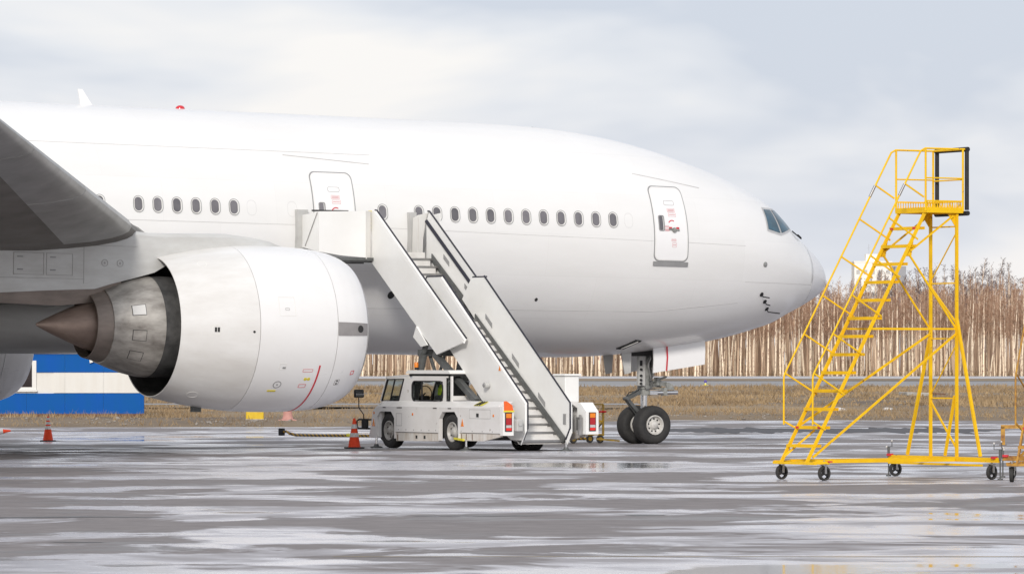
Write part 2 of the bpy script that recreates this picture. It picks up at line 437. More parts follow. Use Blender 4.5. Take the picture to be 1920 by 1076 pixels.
class MB:
    def __init__(s):
        s.v = []
        s.f = []
    def add(s, vs, fs):
        o = len(s.v)
        s.v += [tuple(p) for p in vs]
        s.f += [tuple(i + o for i in f) for f in fs]
        return s
    def box(s, x0, x1, y0, y1, z0, z1):
        vs = [(x, y, z) for z in (z0, z1) for y in (y0, y1) for x in (x0, x1)]
        return s.add(vs, [(0, 2, 3, 1), (4, 5, 7, 6), (0, 1, 5, 4), (2, 6, 7, 3), (0, 4, 6, 2), (1, 3, 7, 5)])
    def cbox(s, x0, x1, y0, y1, z0, z1, b=0.01):
        # box with chamfered edges
        pts = []
        for (ix, x, dx) in ((0, x0, b), (1, x1, -b)):
            for (iy, y, dy) in ((0, y0, b), (1, y1, -b)):
                for (iz, z, dz) in ((0, z0, b), (1, z1, -b)):
                    pts += [(x, y + dy, z + dz), (x + dx, y, z + dz), (x + dx, y + dy, z)]
        def P(ix, iy, iz, k):
            return (ix * 4 + iy * 2 + iz) * 3 + k
        fs = []
        for i in (0, 1):
            fs.append((P(i, 0, 0, 0), P(i, 1, 0, 0), P(i, 1, 1, 0), P(i, 0, 1, 0)))
            fs.append((P(0, i, 0, 1), P(1, i, 0, 1), P(1, i, 1, 1), P(0, i, 1, 1)))
            fs.append((P(0, 0, i, 2), P(1, 0, i, 2), P(1, 1, i, 2), P(0, 1, i, 2)))
        for a in (0, 1):
            for c in (0, 1):
                fs.append((P(0, a, c, 1), P(1, a, c, 1), P(1, a, c, 2), P(0, a, c, 2)))
                fs.append((P(a, 0, c, 0), P(a, 1, c, 0), P(a, 1, c, 2), P(a, 0, c, 2)))
                fs.append((P(a, c, 0, 0), P(a, c, 1, 0), P(a, c, 1, 1), P(a, c, 0, 1)))
                for d in (0, 1):
                    fs.append((P(a, c, d, 0), P(a, c, d, 1), P(a, c, d, 2)))
        return s.add(pts, fs)
    def bar(s, p0, p1, w, h, up=(0, 0, 1)):
        p0, p1 = V3(p0), V3(p1)
        d = (p1 - p0).normalized()
        u = V3(up)
        sd = d.cross(u)
        if sd.length < 1e-4:
            sd = d.cross(Vector((1, 0, 0)))
        sd.normalize()
        u = sd.cross(d).normalized()
        vs = []
        for p in (p0, p1):
            for (a, c) in ((-1, -1), (1, -1), (1, 1), (-1, 1)):
                vs.append(p + sd * a * w / 2 + u * c * h / 2)
        return s.add(vs, [(3, 2, 1, 0), (4, 5, 6, 7), (0, 1, 5, 4), (1, 2, 6, 5), (2, 3, 7, 6), (3, 0, 4, 7)])
    def tube(s, p0, p1, r, n=8, r2=None, caps=True):
        return s.path([p0, p1], r, n, caps, r2)
    def path(s, pts, r, n=8, caps=True, r2=None):
        pts = [V3(p) for p in pts]
        k = len(pts)
        rings = []
        prev = None
        for i, p in enumerate(pts):
            if i == 0:
                d = pts[1] - p
            elif i == k - 1:
                d = p - pts[i - 1]
            else:
                d = (pts[i + 1] - p).normalized() + (p - pts[i - 1]).normalized()
            d.normalize()
            if prev is None:
                a = d.cross(Vector((0, 0, 1)))
                if a.length < 1e-3:
                    a = Vector((1, 0, 0))
            else:
                a = prev - d * prev.dot(d)
            a.normalize()
            prev = a
            c = d.cross(a)
            rr = r if r2 is None else r + (r2 - r) * i / (k - 1)
            rings.append([p + (a * math.cos(t) + c * math.sin(t)) * rr for t in [2 * PI * j / n for j in range(n)]])
        return s.loft(rings, True, caps)
    def loft(s, rings, closed=True, caps=False):
        n = len(rings[0])
        vs = [p for r in rings for p in r]
        fs = []
        m = n if closed else n - 1
        for i in range(len(rings) - 1):
            for j in range(m):
                a = i * n + j
                b = i * n + (j + 1) % n
                fs.append((a, b, b + n, a + n))
        if caps:
            fs.append(tuple(range(n - 1, -1, -1)))
            fs.append(tuple((len(rings) - 1) * n + j for j in range(n)))
        return s.add(vs, fs)
    def lathe(s, prof, o, ax, n=48, a0=0.0, a1=2 * PI, ref=None):
        # prof: list of (distance along axis, radius)
        o, ax = V3(o), V3(ax).normalized()
        e1 = V3(ref) if ref else (Vector((0, 0, 1)) if abs(ax.z) < 0.9 else Vector((1, 0, 0)))
        e1 = (e1 - ax * e1.dot(ax)).normalized()
        e2 = ax.cross(e1)
        full = abs(a1 - a0 - 2 * PI) < 1e-6
        k = n if full else n + 1
        rings = [[o + ax * d + (e1 * math.cos(a0 + (a1 - a0) * j / n) + e2 * math.sin(a0 + (a1 - a0) * j / n)) * r for j in range(k)] for d, r in prof]
        return s.loft(rings, full)
    def prism(s, poly, vec):
        vec = V3(vec)
        n = len(poly)
        vs = [V3(p) for p in poly] + [V3(p) + vec for p in poly]
        fs = [tuple(range(n - 1, -1, -1)), tuple(range(n, 2 * n))]
        fs += [(i, (i + 1) % n, n + (i + 1) % n, n + i) for i in range(n)]
        return s.add(vs, fs)
    def build(s, name, m, parent=None, smooth=None):
        me = bpy.data.meshes.new(name)
        me.from_pydata(s.v, [], s.f)
        me.update()
        me.materials.append(m)
        import bmesh
        bm = bmesh.new()
        bm.from_mesh(me)
        bmesh.ops.recalc_face_normals(bm, faces=bm.faces)
        bm.to_mesh(me)
        bm.free()
        if smooth:
            me.polygons.foreach_set('use_smooth', [True] * len(me.polygons))
            me.set_sharp_from_angle(angle=R(smooth))
        o = bpy.data.objects.new(name, me)
        COL.objects.link(o)
        if parent:
            o.parent = parent
        return o

def raw_mesh(name, verts, tris, m):
    verts = np.asarray(verts, dtype=np.float32)
    tris = np.asarray(tris, dtype=np.int32)
    me = bpy.data.meshes.new(name)
    me.vertices.add(len(verts))
    me.vertices.foreach_set('co', verts.ravel())
    me.loops.add(tris.size)
    me.loops.foreach_set('vertex_index', tris.ravel())
    k = tris.shape[1]
    me.polygons.add(len(tris))
    me.polygons.foreach_set('loop_start', np.arange(0, tris.size, k, dtype=np.int32))
    me.update(calc_edges=True)
    me.validate()
    me.materials.append(m)
    return me

def tag(o, label=None, cat=None, group=None, kind=None):
    if label: o['label'] = label
    if cat: o['category'] = cat
    if group: o['group'] = group
    if kind: o['kind'] = kind
    return o
def empty(name, loc=(0, 0, 0), rot=(0, 0, 0)):
    o = bpy.data.objects.new(name, None)
    o.empty_display_size = 0.3
    COL.objects.link(o)
    o.location = loc
    o.rotation_euler = rot
    return o
def copy_tree(o, parent=None):
    c = o.copy()
    COL.objects.link(c)
    c.parent = parent
    for ch in o.children:
        copy_tree(ch, c)
    return c

# ------------------------------------------------------------------ frame of the apron: everything on it stands square to the aircraft
TH = R(30)
X0, Y0 = 3.54, 132.0
def W(u, v, z=0.0):
    return (X0 + u * math.cos(TH) + v * math.sin(TH), Y0 + u * math.sin(TH) - v * math.cos(TH), z)
def gz(Y):
    # apron falls gently away from the camera
    t = min(1, max(0, (130 - Y) / 14))
    return 0.07 * t * t * (3 - 2 * t)

# ------------------------------------------------------------------ the setting
def edge_y(X):
    xs = [-400, -20, -7, -1, 6, 20, 400]
    ys = [163, 165, 166.5, 176, 186, 184.5, 182]
    b = float(np.interp(X, xs, ys))
    return b + 0.9 * mnoise.noise((X * 0.35, 3.1, 0)) + 0.35 * mnoise.noise((X * 1.7, 9.1, 0))

def grid(name, xs, ys, zf, m, smooth=True, parent=None):
    vs = [(x, y, zf(x, y)) for y in ys for x in xs]
    n = len(xs)
    fs = [(j * n + i, j * n + i + 1, (j + 1) * n + i + 1, (j + 1) * n + i) for j in range(len(ys) - 1) for i in range(n - 1)]
    me = raw_mesh(name, vs, fs, m)
    if smooth:
        me.polygons.foreach_set('use_smooth', [True] * len(me.polygons))
    o = bpy.data.objects.new(name, me)
    COL.objects.link(o)
    return o

def verge_z(x, y):
    e = edge_y(x)
    if y < e:
        return -0.06
    t = min(1, (y - e) / 2.5)
    a = min(1, (440 - y) / 15) if y < 440 else 0
    h = 0.10 * t + 0.10 * t * max(0, mnoise.noise((x * 0.22, y * 0.08, 0.5))) + 0.07 * t * mnoise.noise((x * 0.6, y * 0.35, 2.5))
    # low bank of spoil along the kerbless edge on the left
    if x < 4:
        h += 0.13 * math.exp(-((y - e - 9) / 5.5) ** 2) * min(1, (4 - x) / 4) * (0.75 + 0.4 * mnoise.noise((x * 0.5, y * 0.3, 7)))
    return h * a

far = list(np.linspace(-2500, -120, 12)) + list(np.linspace(120, 2500, 12))
terr = grid('ground', sorted(far + list(np.linspace(-60, 60, 5))), [-300, 0, 150, 440, 700, 1500, 4000, 7000], lambda x, y: -0.10, M['terrain'])
tag(terr, kind='structure')
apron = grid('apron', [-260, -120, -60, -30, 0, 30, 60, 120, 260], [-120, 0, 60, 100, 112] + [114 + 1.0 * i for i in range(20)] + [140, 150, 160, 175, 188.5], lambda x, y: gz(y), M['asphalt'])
tag(apron, kind='structure')
verge = grid('grass_verge', list(np.linspace(-75, 75, 200)), list(np.linspace(160, 215, 120)) + list(np.linspace(217, 448, 70)), lambda x, y: verge_z(x, y), M['terrain'])
tag(verge, kind='structure')
taxi = grid('taxiway', [-900, 0, 900], [446, 580], lambda x, y: 0.015, M['taxi'])
tag(taxi, kind='structure')
strip = grid('grass_strip', [-900, 0, 900], [580, 668], lambda x, y: 0.04, M['terrain'])
tag(strip, kind='structure')
runway = grid('runway', [-900, 0, 900], [668, 790], lambda x, y: 0.02, M['runway'])
tag(runway, kind='structure')
road = grid('service_road', list(np.linspace(-120, 6, 30)), [221, 224, 228], lambda x, y: 0.30, M['taxi'])
tag(road, kind='structure')

# dry grass: blades nobody could count
rng = np.random.default_rng(4)
vs, fs = [], []
cnt = 0
for i in range(40000):
    t = rng.random() ** 1.7
    y = 164 + t * 276
    half = 0.125 * y + 3
    x = (rng.random() * 2 - 1) * half
    e = edge_y(x)
    if y < e + 0.25 or (220 < y < 229 and x < 6):
        continue
    g = mnoise.noise((x * 0.12, y * 0.05, 4.4))
    if g < -0.12 and rng.random() < 0.75:
        continue
    near = (y - e) < 14
    if near and x < 12 and rng.random() < 0.25:
        continue
    z = verge_z(x, y) - 0.02
    hh = (0.10 + 0.17 * rng.random()) * (1.0 + 0.5 * g) * (1 if y < 300 else 1.3)
    wd = 0.018 if y < 230 else 0.045
    for k in range(3):
        a = rng.random() * PI
        bx, by = x + rng.normal() * 0.10, y + rng.normal() * 0.10
        lx, ly = rng.normal() * 0.5 * hh, rng.normal() * 0.4 * hh
        c, s = math.cos(a) * wd, math.sin(a) * wd
        o = len(vs)
        vs += [(bx - c, by - s, z), (bx + c, by + s, z), (bx + lx, by + ly, z + hh * (0.7 + 0.6 * rng.random()))]
        fs.append((o, o + 1, o + 2))
g_o = bpy.data.objects.new('dry_grass', raw_mesh('dry_grass', vs, fs, M['grass']))
COL.objects.link(g_o)
tag(g_o, 'dry straw coloured grass on the verge beyond the apron', 'grass', kind='stuff')

# gravel and rubble along the asphalt edge
base = np.array([(1, 0, 0), (-1, 0, 0), (0, 1, 0), (0, -1, 0), (0, 0, 1), (0, 0, -0.6)])
of = [(0, 2, 4), (2, 1, 4), (1, 3, 4), (3, 0, 4), (2, 0, 5), (1, 2, 5), (3, 1, 5), (0, 3, 5)]
vs, fs = [], []
for i in range(2600):
    x = rng.random() * 46 - 24
    e = edge_y(x)
    y = e + 0.2 + abs(rng.normal()) * 5.5
    if (x > 12 and rng.random() < 0.6) or mnoise.noise((x * 0.45, y * 0.25, 8.0)) < rng.random() * 0.5 - 0.25:
        continue
    sz = 0.015 + 0.045 * rng.random() ** 3
    if rng.random() < 0.03:
        sz *= 1.9
    q = base * (sz * np.array([1 + rng.random(), 1 + rng.random(), 0.55 + 0.5 * rng.random()])) + rng.normal(size=(6, 3)) * sz * 0.15
    a = rng.random() * 6.3
    ca, sa = math.cos(a), math.sin(a)
    z = verge_z(x, y) + sz * 0.2
    o = len(vs)
    vs += [(x + ca * p[0] - sa * p[1], y + sa * p[0] + ca * p[1], z + p[2]) for p in q]
    fs += [(a_ + o, b_ + o, c_ + o) for a_, b_, c_ in of]
g_o = bpy.data.objects.new('gravel', raw_mesh('gravel', vs, fs, M['stone']))
COL.objects.link(g_o)
tag(g_o, 'loose gravel and rubble along the apron edge', 'gravel', kind='stuff')

# ------------------------------------------------------------------ birch wood
def trunk_ring_path(h, r, sway, nseg=6):
    pts = []
    ph = random.random() * 6.3
    for i in range(nseg + 1):
        t = i / nseg
        pts.append((sway * math.sin(t * 2.2 + ph) * t + 0.06 * math.sin(t * 9 + ph), sway * 0.5 * math.cos(t * 2 + ph) * t, h * t, r * (1 - t) ** 0.75 + 0.012))
    return pts
def trunk_mesh(pts, n=6):
    vs, fs = [], []
    for (x, y, z, r) in pts:
        for j in range(n):
            a = 2 * PI * j / n
            vs.append((x + r * math.cos(a), y + r * math.sin(a), z))
    for i in range(len(pts) - 1):
        for j in range(n):
            a = i * n + j
            b = i * n + (j + 1) % n
            fs += [(a, b, b + n), (a, b + n, a + n)]
    return vs, fs
def at_h(pts, t):
    k = t * (len(pts) - 1)
    i = min(int(k), len(pts) - 2)
    f = k - i
    return [pts[i][c] + (pts[i + 1][c] - pts[i][c]) * f for c in range(4)]
def crown_mesh(pts, nb, wide, t0, tw, sub):
    vs, fs = [], []
    def sliver(p, q, w):
        o = len(vs)
        a = random.random() * PI
        c, s = math.cos(a) * w, math.sin(a) * w
        vs.extend([(p[0] - c, p[1] - s, p[2]), (p[0] + c, p[1] + s, p[2]), q])
        fs.append((o, o + 1, o + 2))
        o = len(vs)
        vs.extend([(p[0] + s, p[1] - c, p[2] - w), (p[0] - s, p[1] + c, p[2] + w), q])
        fs.append((o, o + 1, o + 2))
    for i in range(nb):
        t = t0 + (1 - t0) * random.random() ** 0.85
        x, y, z, r = at_h(pts, min(0.985, t))
        a = random.random() * 2 * PI
        ln = wide * (1.15 - 0.75 * (t - t0) / (1 - t0)) * (0.5 + 0.8 * random.random())
        el = R(35 + 35 * random.random())
        d = (math.cos(a) * math.cos(el), math.sin(a) * math.cos(el), math.sin(el))
        q = (x + d[0] * ln, y + d[1] * ln, z + d[2] * ln)
        sliver((x, y, z), q, max(0.018, r * 0.35))
        for k in range(sub):
            f = 0.25 + 0.75 * random.random()
            p = (x + d[0] * ln * f, y + d[1] * ln * f, z + d[2] * ln * f)
            a2 = a + random.uniform(-1.2, 1.2)
            l2 = ln * (0.25 + 0.5 * random.random())
            e2 = R(random.uniform(-5, 75))
            q2 = (p[0] + math.cos(a2) * math.cos(e2) * l2, p[1] + math.sin(a2) * math.cos(e2) * l2, p[2] + math.sin(e2) * l2)
            sliver(p, q2, tw)
    return vs, fs

random.seed(21)
VAR = []
for i in range(14):
    h = random.uniform(13.0, 16.5)
    r = random.uniform(0.10, 0.23)
    pts = trunk_ring_path(h, r, random.uniform(-0.9, 0.9))
    tv, tf = trunk_mesh(pts)
    # a few pale limbs belong to the trunk
    for k in range(3):
        t = random.uniform(0.45, 0.85)
        x, y, z, rr = at_h(pts, t)
        a = random.random() * 6.3
        ln = random.uniform(1.0, 2.4)
        o = len(tv)
        q = (x + math.cos(a) * ln * 0.4, y + math.sin(a) * ln * 0.4, z + ln)
        for j in range(3):
            b = 2 * PI * j / 3
            tv.append((x + rr * 0.45 * math.cos(b), y + rr * 0.45 * math.sin(b), z))
        tv.append(q)
        tf += [(o, o + 1, o + 3), (o + 1, o + 2, o + 3), (o + 2, o, o + 3)]
    tm = raw_mesh('trunk', tv, tf, M['bark'])
    cv, cf = crown_mesh(pts, 74, 1.3, 0.46, 0.018, 9)
    cm = raw_mesh('crown', cv, cf, M['twig'])
    VAR.append((tm, cm, np.array(tv), np.array(tf), np.array(cv), np.array(cf)))

N_TREES = 290
xs = np.linspace(-56, 98, N_TREES)
for i in range(N_TREES):
    tm, cm = VAR[random.randrange(len(VAR))][:2]
    x = xs[i] + random.uniform(-0.5, 0.5)
    y = 792 + abs(random.gauss(0, 1)) * 7 + (1.5 if i % 2 else 0)
    root = empty('birch_tree', (x, y, 0), (random.uniform(-0.03, 0.03), random.gauss(0, 0.028), random.random() * 6.3))
    s = random.uniform(0.80, 1.05)
    root.scale = (s, s, s)
    tag(root, 'slender bare birch with a pale sunlit trunk at the front edge of the wood', 'tree', 'birches along the front edge of the wood')
    for nm, me in (('trunk', tm), ('crown', cm)):
        o = bpy.data.objects.new(nm, me)
        COL.objects.link(o)
        o.parent = root

def wood(name, n, x0, x1, yf, hs, mtr, mtw, label, trunks=True):
    va, fa, vb, fb = [], [], [], []
    oa = ob = 0
    for i in range(n):
        _, _, tv, tf, cv, cf = VAR[random.randrange(len(VAR))]
        x = random.uniform(x0, x1)
        s = hs(x)
        a = random.random() * 6.3
        ca, sa = math.cos(a), math.sin(a)
        p = np.array([x, yf(x), 0.0])
        Rm = np.array([[ca, -sa, 0], [sa, ca, 0], [0, 0, 1]]).T * s
        va.append(tv @ Rm + p); fa.append(tf + oa); oa += len(tv)
        pick = np.random.default_rng(i).random(len(cf) // 2) < 0.5
        keep = cf[np.repeat(pick, 2)]
        vb.append(cv @ Rm + p); fb.append(keep + ob); ob += len(cv)
    # trunks and twigs in one object, two material slots
    nva = oa
    verts = np.vstack(va + vb)
    tris = np.vstack(fa + [f + nva for f in fb])
    me = raw_mesh(name, verts, tris, mtr)
    me.materials.append(mtw)
    k = sum(len(f) for f in fa)
    mi = np.zeros(len(me.polygons), dtype=np.int32)
    mi[k:] = 1
    me.polygons.foreach_set('material_index', mi)
    o = bpy.data.objects.new(name, me)
    COL.objects.link(o)
    tag(o, label, 'wood', kind='stuff')
    return o
M['barkfar'] = mat('far_bark', (0.93, 0.74, 0.54), 0.8, col2=(0.42, 0.27, 0.185), vscale=0.6, stretch=(1, 1, 0.3))
wood('birch_wood', 1700, -75, 112, lambda x: random.uniform(800, 850), lambda x: random.uniform(0.78, 1.02), M['barkfar'], M['twig'], 'dense bare birch wood behind the front row of trunks')
wood('dark_wood', 900, -90, 130, lambda x: random.uniform(880, 990), lambda x: random.uniform(0.92, 1.12) + 0.24 * min(1, max(0, (x - 62) / 14)), M['barkfar'], M['twigdark'], 'darker taller bare wood rising behind the birches')

# undergrowth at the foot of the trunks
vs, fs = [], []
for i in range(9000):
    x = rng.uniform(-75, 112)
    y = rng.uniform(791, 870)
    h = rng.uniform(0.3, 2.4) * rng.random() + 0.2
    a = rng.random() * PI
    c, s = math.cos(a) * 0.05, math.sin(a) * 0.05
    lx = rng.normal() * 0.3 * h
    o = len(vs)
    vs += [(x - c, y - s, 0), (x + c, y + s, 0), (x + lx, y, h)]
    fs.append((o, o + 1, o + 2))
u_o = bpy.data.objects.new('undergrowth', raw_mesh('undergrowth', vs, fs, M['grass']))
COL.objects.link(u_o)
tag(u_o, 'straw brown undergrowth between the birch trunks', 'undergrowth', kind='stuff')

# white block of flats beyond the wood
bY = 1300.0
k = bY / 8950
bx0, bx1 = (1602 - 960) * k, (1672 - 960) * k
bt = CAM_H + (680 - 492) * k
blk = empty('apartment_block', ((bx0 + bx1) / 2, bY, 0))
tag(blk, 'white high-rise block showing above the trees behind the yellow ladder', 'building')
hw = (bx1 - bx0) / 2
MB().box(-hw, hw, 0, 11, 0, bt).build('front_wall', M['farwall'], blk)
MB().prism([(hw, 0.3, 0), (hw + 4.2, 3.5, 0), (hw + 4.2, 12, 0), (hw, 10.7, 0)], (0, 0, bt - 1.0)).build('side_wing', M['farside'], blk)
MB().box(-hw - .12, hw + .12, -0.12, 11.1, bt, bt + 0.35).build('parapet', M['farwall'], blk)
MB().box(-hw * 0.35, hw * 0.35, 2, 8, bt + .35, bt + 2.3).build('roof_house', M['farwall'], blk)
mb = MB()
mb.tube((-0.8, 5, bt + 2.3), (-0.8, 5, bt + 5), 0.06, 5)
mb.bar((-1.3, 5, bt + 3.9), (-0.3, 5, bt + 4.2), 0.06, 0.06)
mb.build('aerial', M['farside'], blk)
for r in range(3):
    for c in range(5):
        x = -hw + 1.0 + c * (2 * hw - 2) / 4
        z = bt - 2.6 - r * 3.0
        f = MB().box(x - 0.55, x + 0.55, -0.05, 0.02, z - 0.65, z + 0.65).build('window', M['wframe'], blk)
        MB().box(x - 0.45, x + 0.45, -0.09, -0.045, z - 0.55, z + 0.55).build('pane', M['farglass'], f)

# ------------------------------------------------------------------ aircraft  (local x = towards the nose, y = -v, z up; origin under the nose gear)
NT = 5.95
TAB = [(0, 4.60, 4.60, 4.60, 0), (0.06, 4.86, 4.42, 4.61, .28), (.2, 5.08, 4.27, 4.63, .53), (.45, 5.34, 4.10, 4.66, .83), (.8, 5.60, 3.92, 4.71, 1.13),
       (1.2, 5.86, 3.73, 4.77, 1.41), (1.6, 6.16, 3.55, 4.84, 1.65), (2.0, 6.53, 3.35, 4.91, 1.87), (2.5, 6.90, 3.2, 4.99, 2.11), (3.0, 7.14, 3.06, 5.07, 2.31),
       (4.0, 7.53, 2.84, 5.2, 2.62), (5.0, 7.83, 2.67, 5.31, 2.84), (6.0, 8.10, 2.54, 5.39, 2.98), (7.0, 8.31, 2.435, 5.44, 3.07), (8.0, 8.46, 2.37, 5.47, 3.125),
       (9.0, 8.56, 2.345, 5.49, 3.15), (10, 8.62, 2.345, 5.5, 3.15), (12, 8.65, 2.345, 5.5, 3.15), (30, 8.66, 2.345, 5.5, 3.15), (42, 8.66, 2.36, 5.52, 3.15),
       (48, 8.64, 3.0, 5.85, 2.85), (54, 8.55, 4.3, 6.45, 2.15), (60, 8.3, 5.9, 7.1, 1.1), (63.5, 7.9, 7.3, 7.6, 0.25)]
TT = np.array(TAB)
SS = np.sqrt(TT[:, 0])
def slopes(xs, ys):
    h = np.diff(xs)
    d = np.diff(ys) / h
    m = np.zeros(len(xs))
    for i in range(1, len(xs) - 1):
        if d[i - 1] * d[i] > 0:
            w1 = 2 * h[i] + h[i - 1]
            w2 = h[i] + 2 * h[i - 1]
            m[i] = (w1 + w2) / (w1 / d[i - 1] + w2 / d[i])
    m[0] = d[0]
    m[-1] = d[-1]
    return [float(q) for q in m]
SL = [slopes(SS, TT[:, k]) for k in range(1, 5)]
SX = [float(q) for q in SS]
CC = [[float(q) for q in TT[:, k]] for k in range(1, 5)]
import bisect, functools
@functools.lru_cache(maxsize=200000)
def sec_(u):
    s = math.sqrt(max(0, NT - u))
    i = min(max(bisect.bisect_left(SX, s) - 1, 0), len(SX) - 2)
    h = SX[i + 1] - SX[i]
    t = (s - SX[i]) / h
    a, b, c, d = 2*t**3 - 3*t**2 + 1, (t**3 - 2*t**2 + t) * h, -2*t**3 + 3*t**2, (t**3 - t**2) * h
    return tuple(a * CC[k][i] + b * SL[k][i] + c * CC[k][i + 1] + d * SL[k][i + 1] for k in range(4))
def sec(u):
    return sec_(float(u))
def breadth(u, z):
    zt, zb, zm, wd = sec(u)
    t = (z - zm) / ((zt - zm) if z > zm else (zm - zb))
    return wd * math.sqrt(max(0, 1 - t * t))
def skin(u, z, off=0.0, side=1):
    # a point on the side of the fuselage, off metres proud of it; side 1 = the flank in view
    b = breadth(u, z)
    e = 0.01
    dbu = (breadth(u + e, z) - breadth(u - e, z)) / (2 * e)
    dbz = (breadth(u, z + e) - breadth(u, z - e)) / (2 * e)
    n = Vector((-dbu, 1, -dbz)).normalized()
    return (u + n.x * off, -side * (b + n.y * off), z + n.z * off)

air = empty('airliner', (X0, Y0, 0), (0, R(0.8), TH))
tag(air, 'large white twin-engine airliner parked on the wet apron, nose to the right', 'airplane')

def fus_ring(u, n=96):
    zt, zb, zm, wd = sec(u)
    out = []
    for j in range(n):
        a = 2 * PI * j / n
        c, s = math.cos(a), math.sin(a)
        out.append((u, wd * c, zm + ((zt - zm) if s > 0 else (zm - zb)) * s))
    return out
RD = 1.22   # radome joint, distance from the tip
us = [NT - t for t in list(np.linspace(RD, 4, 24)) + list(np.linspace(4.2, 12, 34)) + list(np.linspace(12.8, 42, 40)) + list(np.linspace(42.6, 63.5, 30))]
mb = MB()
mb.loft([fus_ring(u) for u in us], True, True)
fus = mb.build('fuselage', M['skin'], air, 60)
mb = MB()
mb.loft([fus_ring(NT - t) for t in [0.0004] + [RD * (i / 22) ** 2 for i in range(1, 22)] + [RD - 0.012]], True, True)
radome = mb.build('radome', M['radome'], air, 60)
mb = MB()
for k in range(6):     # lightning strips on the radome
    pass
mb.loft([[(p[0], p[1] * 0.996, 4.77 + (p[2] - 4.77) * 0.996) for p in fus_ring(NT - t)] for t in (RD - 0.03, RD + 0.03)], True)
mb.build('radome_joint', M['seam'], air, 60)

def rr_outline(u0, u1, z0, z1, r, n=6):
    out = []
    for (cx, cz, a0) in ((u1 - r, z1 - r, 0), (u0 + r, z1 - r, 90), (u0 + r, z0 + r, 180), (u1 - r, z0 + r, 270)):
        for k in range(n + 1):
            a = R(a0 + 90 * k / n)
            out.append((cx + r * math.cos(a), cz + r * math.sin(a)))
    # add points along long sides so that the patch follows the curved skin
    res = []
    for i, p in enumerate(out):
        q = out[(i + 1) % len(out)]
        L = math.hypot(q[0] - p[0], q[1] - p[1])
        k = max(1, int(L / 0.12))
        for j in range(k):
            res.append((p[0] + (q[0] - p[0]) * j / k, p[1] + (q[1] - p[1]) * j / k))
    return res
def skin_patch(mb, outl, off, side=1, edge=True):
    cu = sum(p[0] for p in outl) / len(outl)
    cz = sum(p[1] for p in outl) / len(outl)
    rings = []
    if edge:
        rings.append([skin(p[0], p[1], -0.02, side) for p in outl])
    for f in (1, .8, .6, .4, .2, 0.02):
        rings.append([skin(cu + (p[0] - cu) * f, cz + (p[1] - cz) * f, off, side) for p in outl])
    mb.loft(rings, True)
    o = len(mb.v) - len(outl)
    mb.f.append(tuple(range(o, o + len(outl))))
    return mb
def skin_ring(mb, a, b, off, side=1):
    mb.loft([[skin(p[0], p[1], -0.01, side) for p in a], [skin(p[0], p[1], off, side) for p in a],
             [skin(p[0], p[1], off, side) for p in b], [skin(p[0], p[1], -0.01, side) for p in b]], True)
    return mb
def rr_pair(u0, u1, z0, z1, r, wdt):
    # two outlines with the same number of points
    a = rr_outline(u0, u1, z0, z1, r)
    cu, cz = (u0 + u1) / 2, (z0 + z1) / 2
    hu, hz = (u1 - u0) / 2, (z1 - z0) / 2
    b = [(cu + (p[0] - cu) * (hu - wdt) / hu, cz + (p[1] - cz) * (hz - wdt) / hz) for p in a]
    return a, b
def skin_strip(mb, pts, wdt, off=0.004, side=1):
    # thin strip along a polyline on the skin
    rings = []
    for i, p in enumerate(pts):
        q = pts[min(i + 1, len(pts) - 1)]
        r_ = pts[max(i - 1, 0)]
        d = (q[0] - r_[0], q[1] - r_[1])
        L = math.hypot(*d)
        n = (-d[1] / L * wdt / 2, d[0] / L * wdt / 2)
        rings.append([skin(p[0] + n[0], p[1] + n[1], -0.005, side), skin(p[0] + n[0], p[1] + n[1], off, side),
                      skin(p[0] - n[0], p[1] - n[1], off, side), skin(p[0] - n[0], p[1] - n[1], -0.005, side)])
    mb.loft(rings, True, True)
    return mb
def lerp_pts(a, b, n):
    return [(a[0] + (b[0] - a[0]) * i / n, a[1] + (b[1] - a[1]) * i / n) for i in range(n + 1)]

M['plugline'] = mat('plug_outline', (0.70, 0.695, 0.69), 0.5, var=0.1)
# cabin windows (pitch 0.54 m); a few openings are plugged
PITCH = 0.5405
def cabin_window(u, z, side=1):
    a, b = rr_pair(u - .150, u + .150, z - .215, z + .215, .145, .018)
    fr = skin_ring(MB(), a, b, 0.010, side).build('cabin_window', M['gasket'], air, 40)
    a2, b2 = rr_pair(u - .132, u + .132, z - .197, z + .197, .128, .030)
    skin_ring(MB(), a2, b2, 0.012, side).build('frame', M['wframe'], fr, 40)
    # pane sits back towards the aft jamb so the forward reveal shows
    c = rr_outline(u - .118, u + .092, z - .172, z + .172, .10)
    skin_patch(MB(), c, 0.016, side, False).build('pane', M['wpane'], fr, 40)
w_us = [-2.83 - PITCH * i for i in range(0, 12)] + [-2.83 - PITCH * 13] + [-14.185 - PITCH * i for i in range(6)] + [-14.185 - PITCH * 7] + [-14.185 - PITCH * i for i in range(9, 26)]
for u in w_us:
    cabin_window(u, 6.02)
for u in (-2.336, -13.683, -12.512):
    a, b = rr_pair(u - .135, u + .135, 5.82, 6.22, .13, .010)
    skin_ring(MB(), a, b, 0.003).build('window_plug', M['plugline'], air, 40)

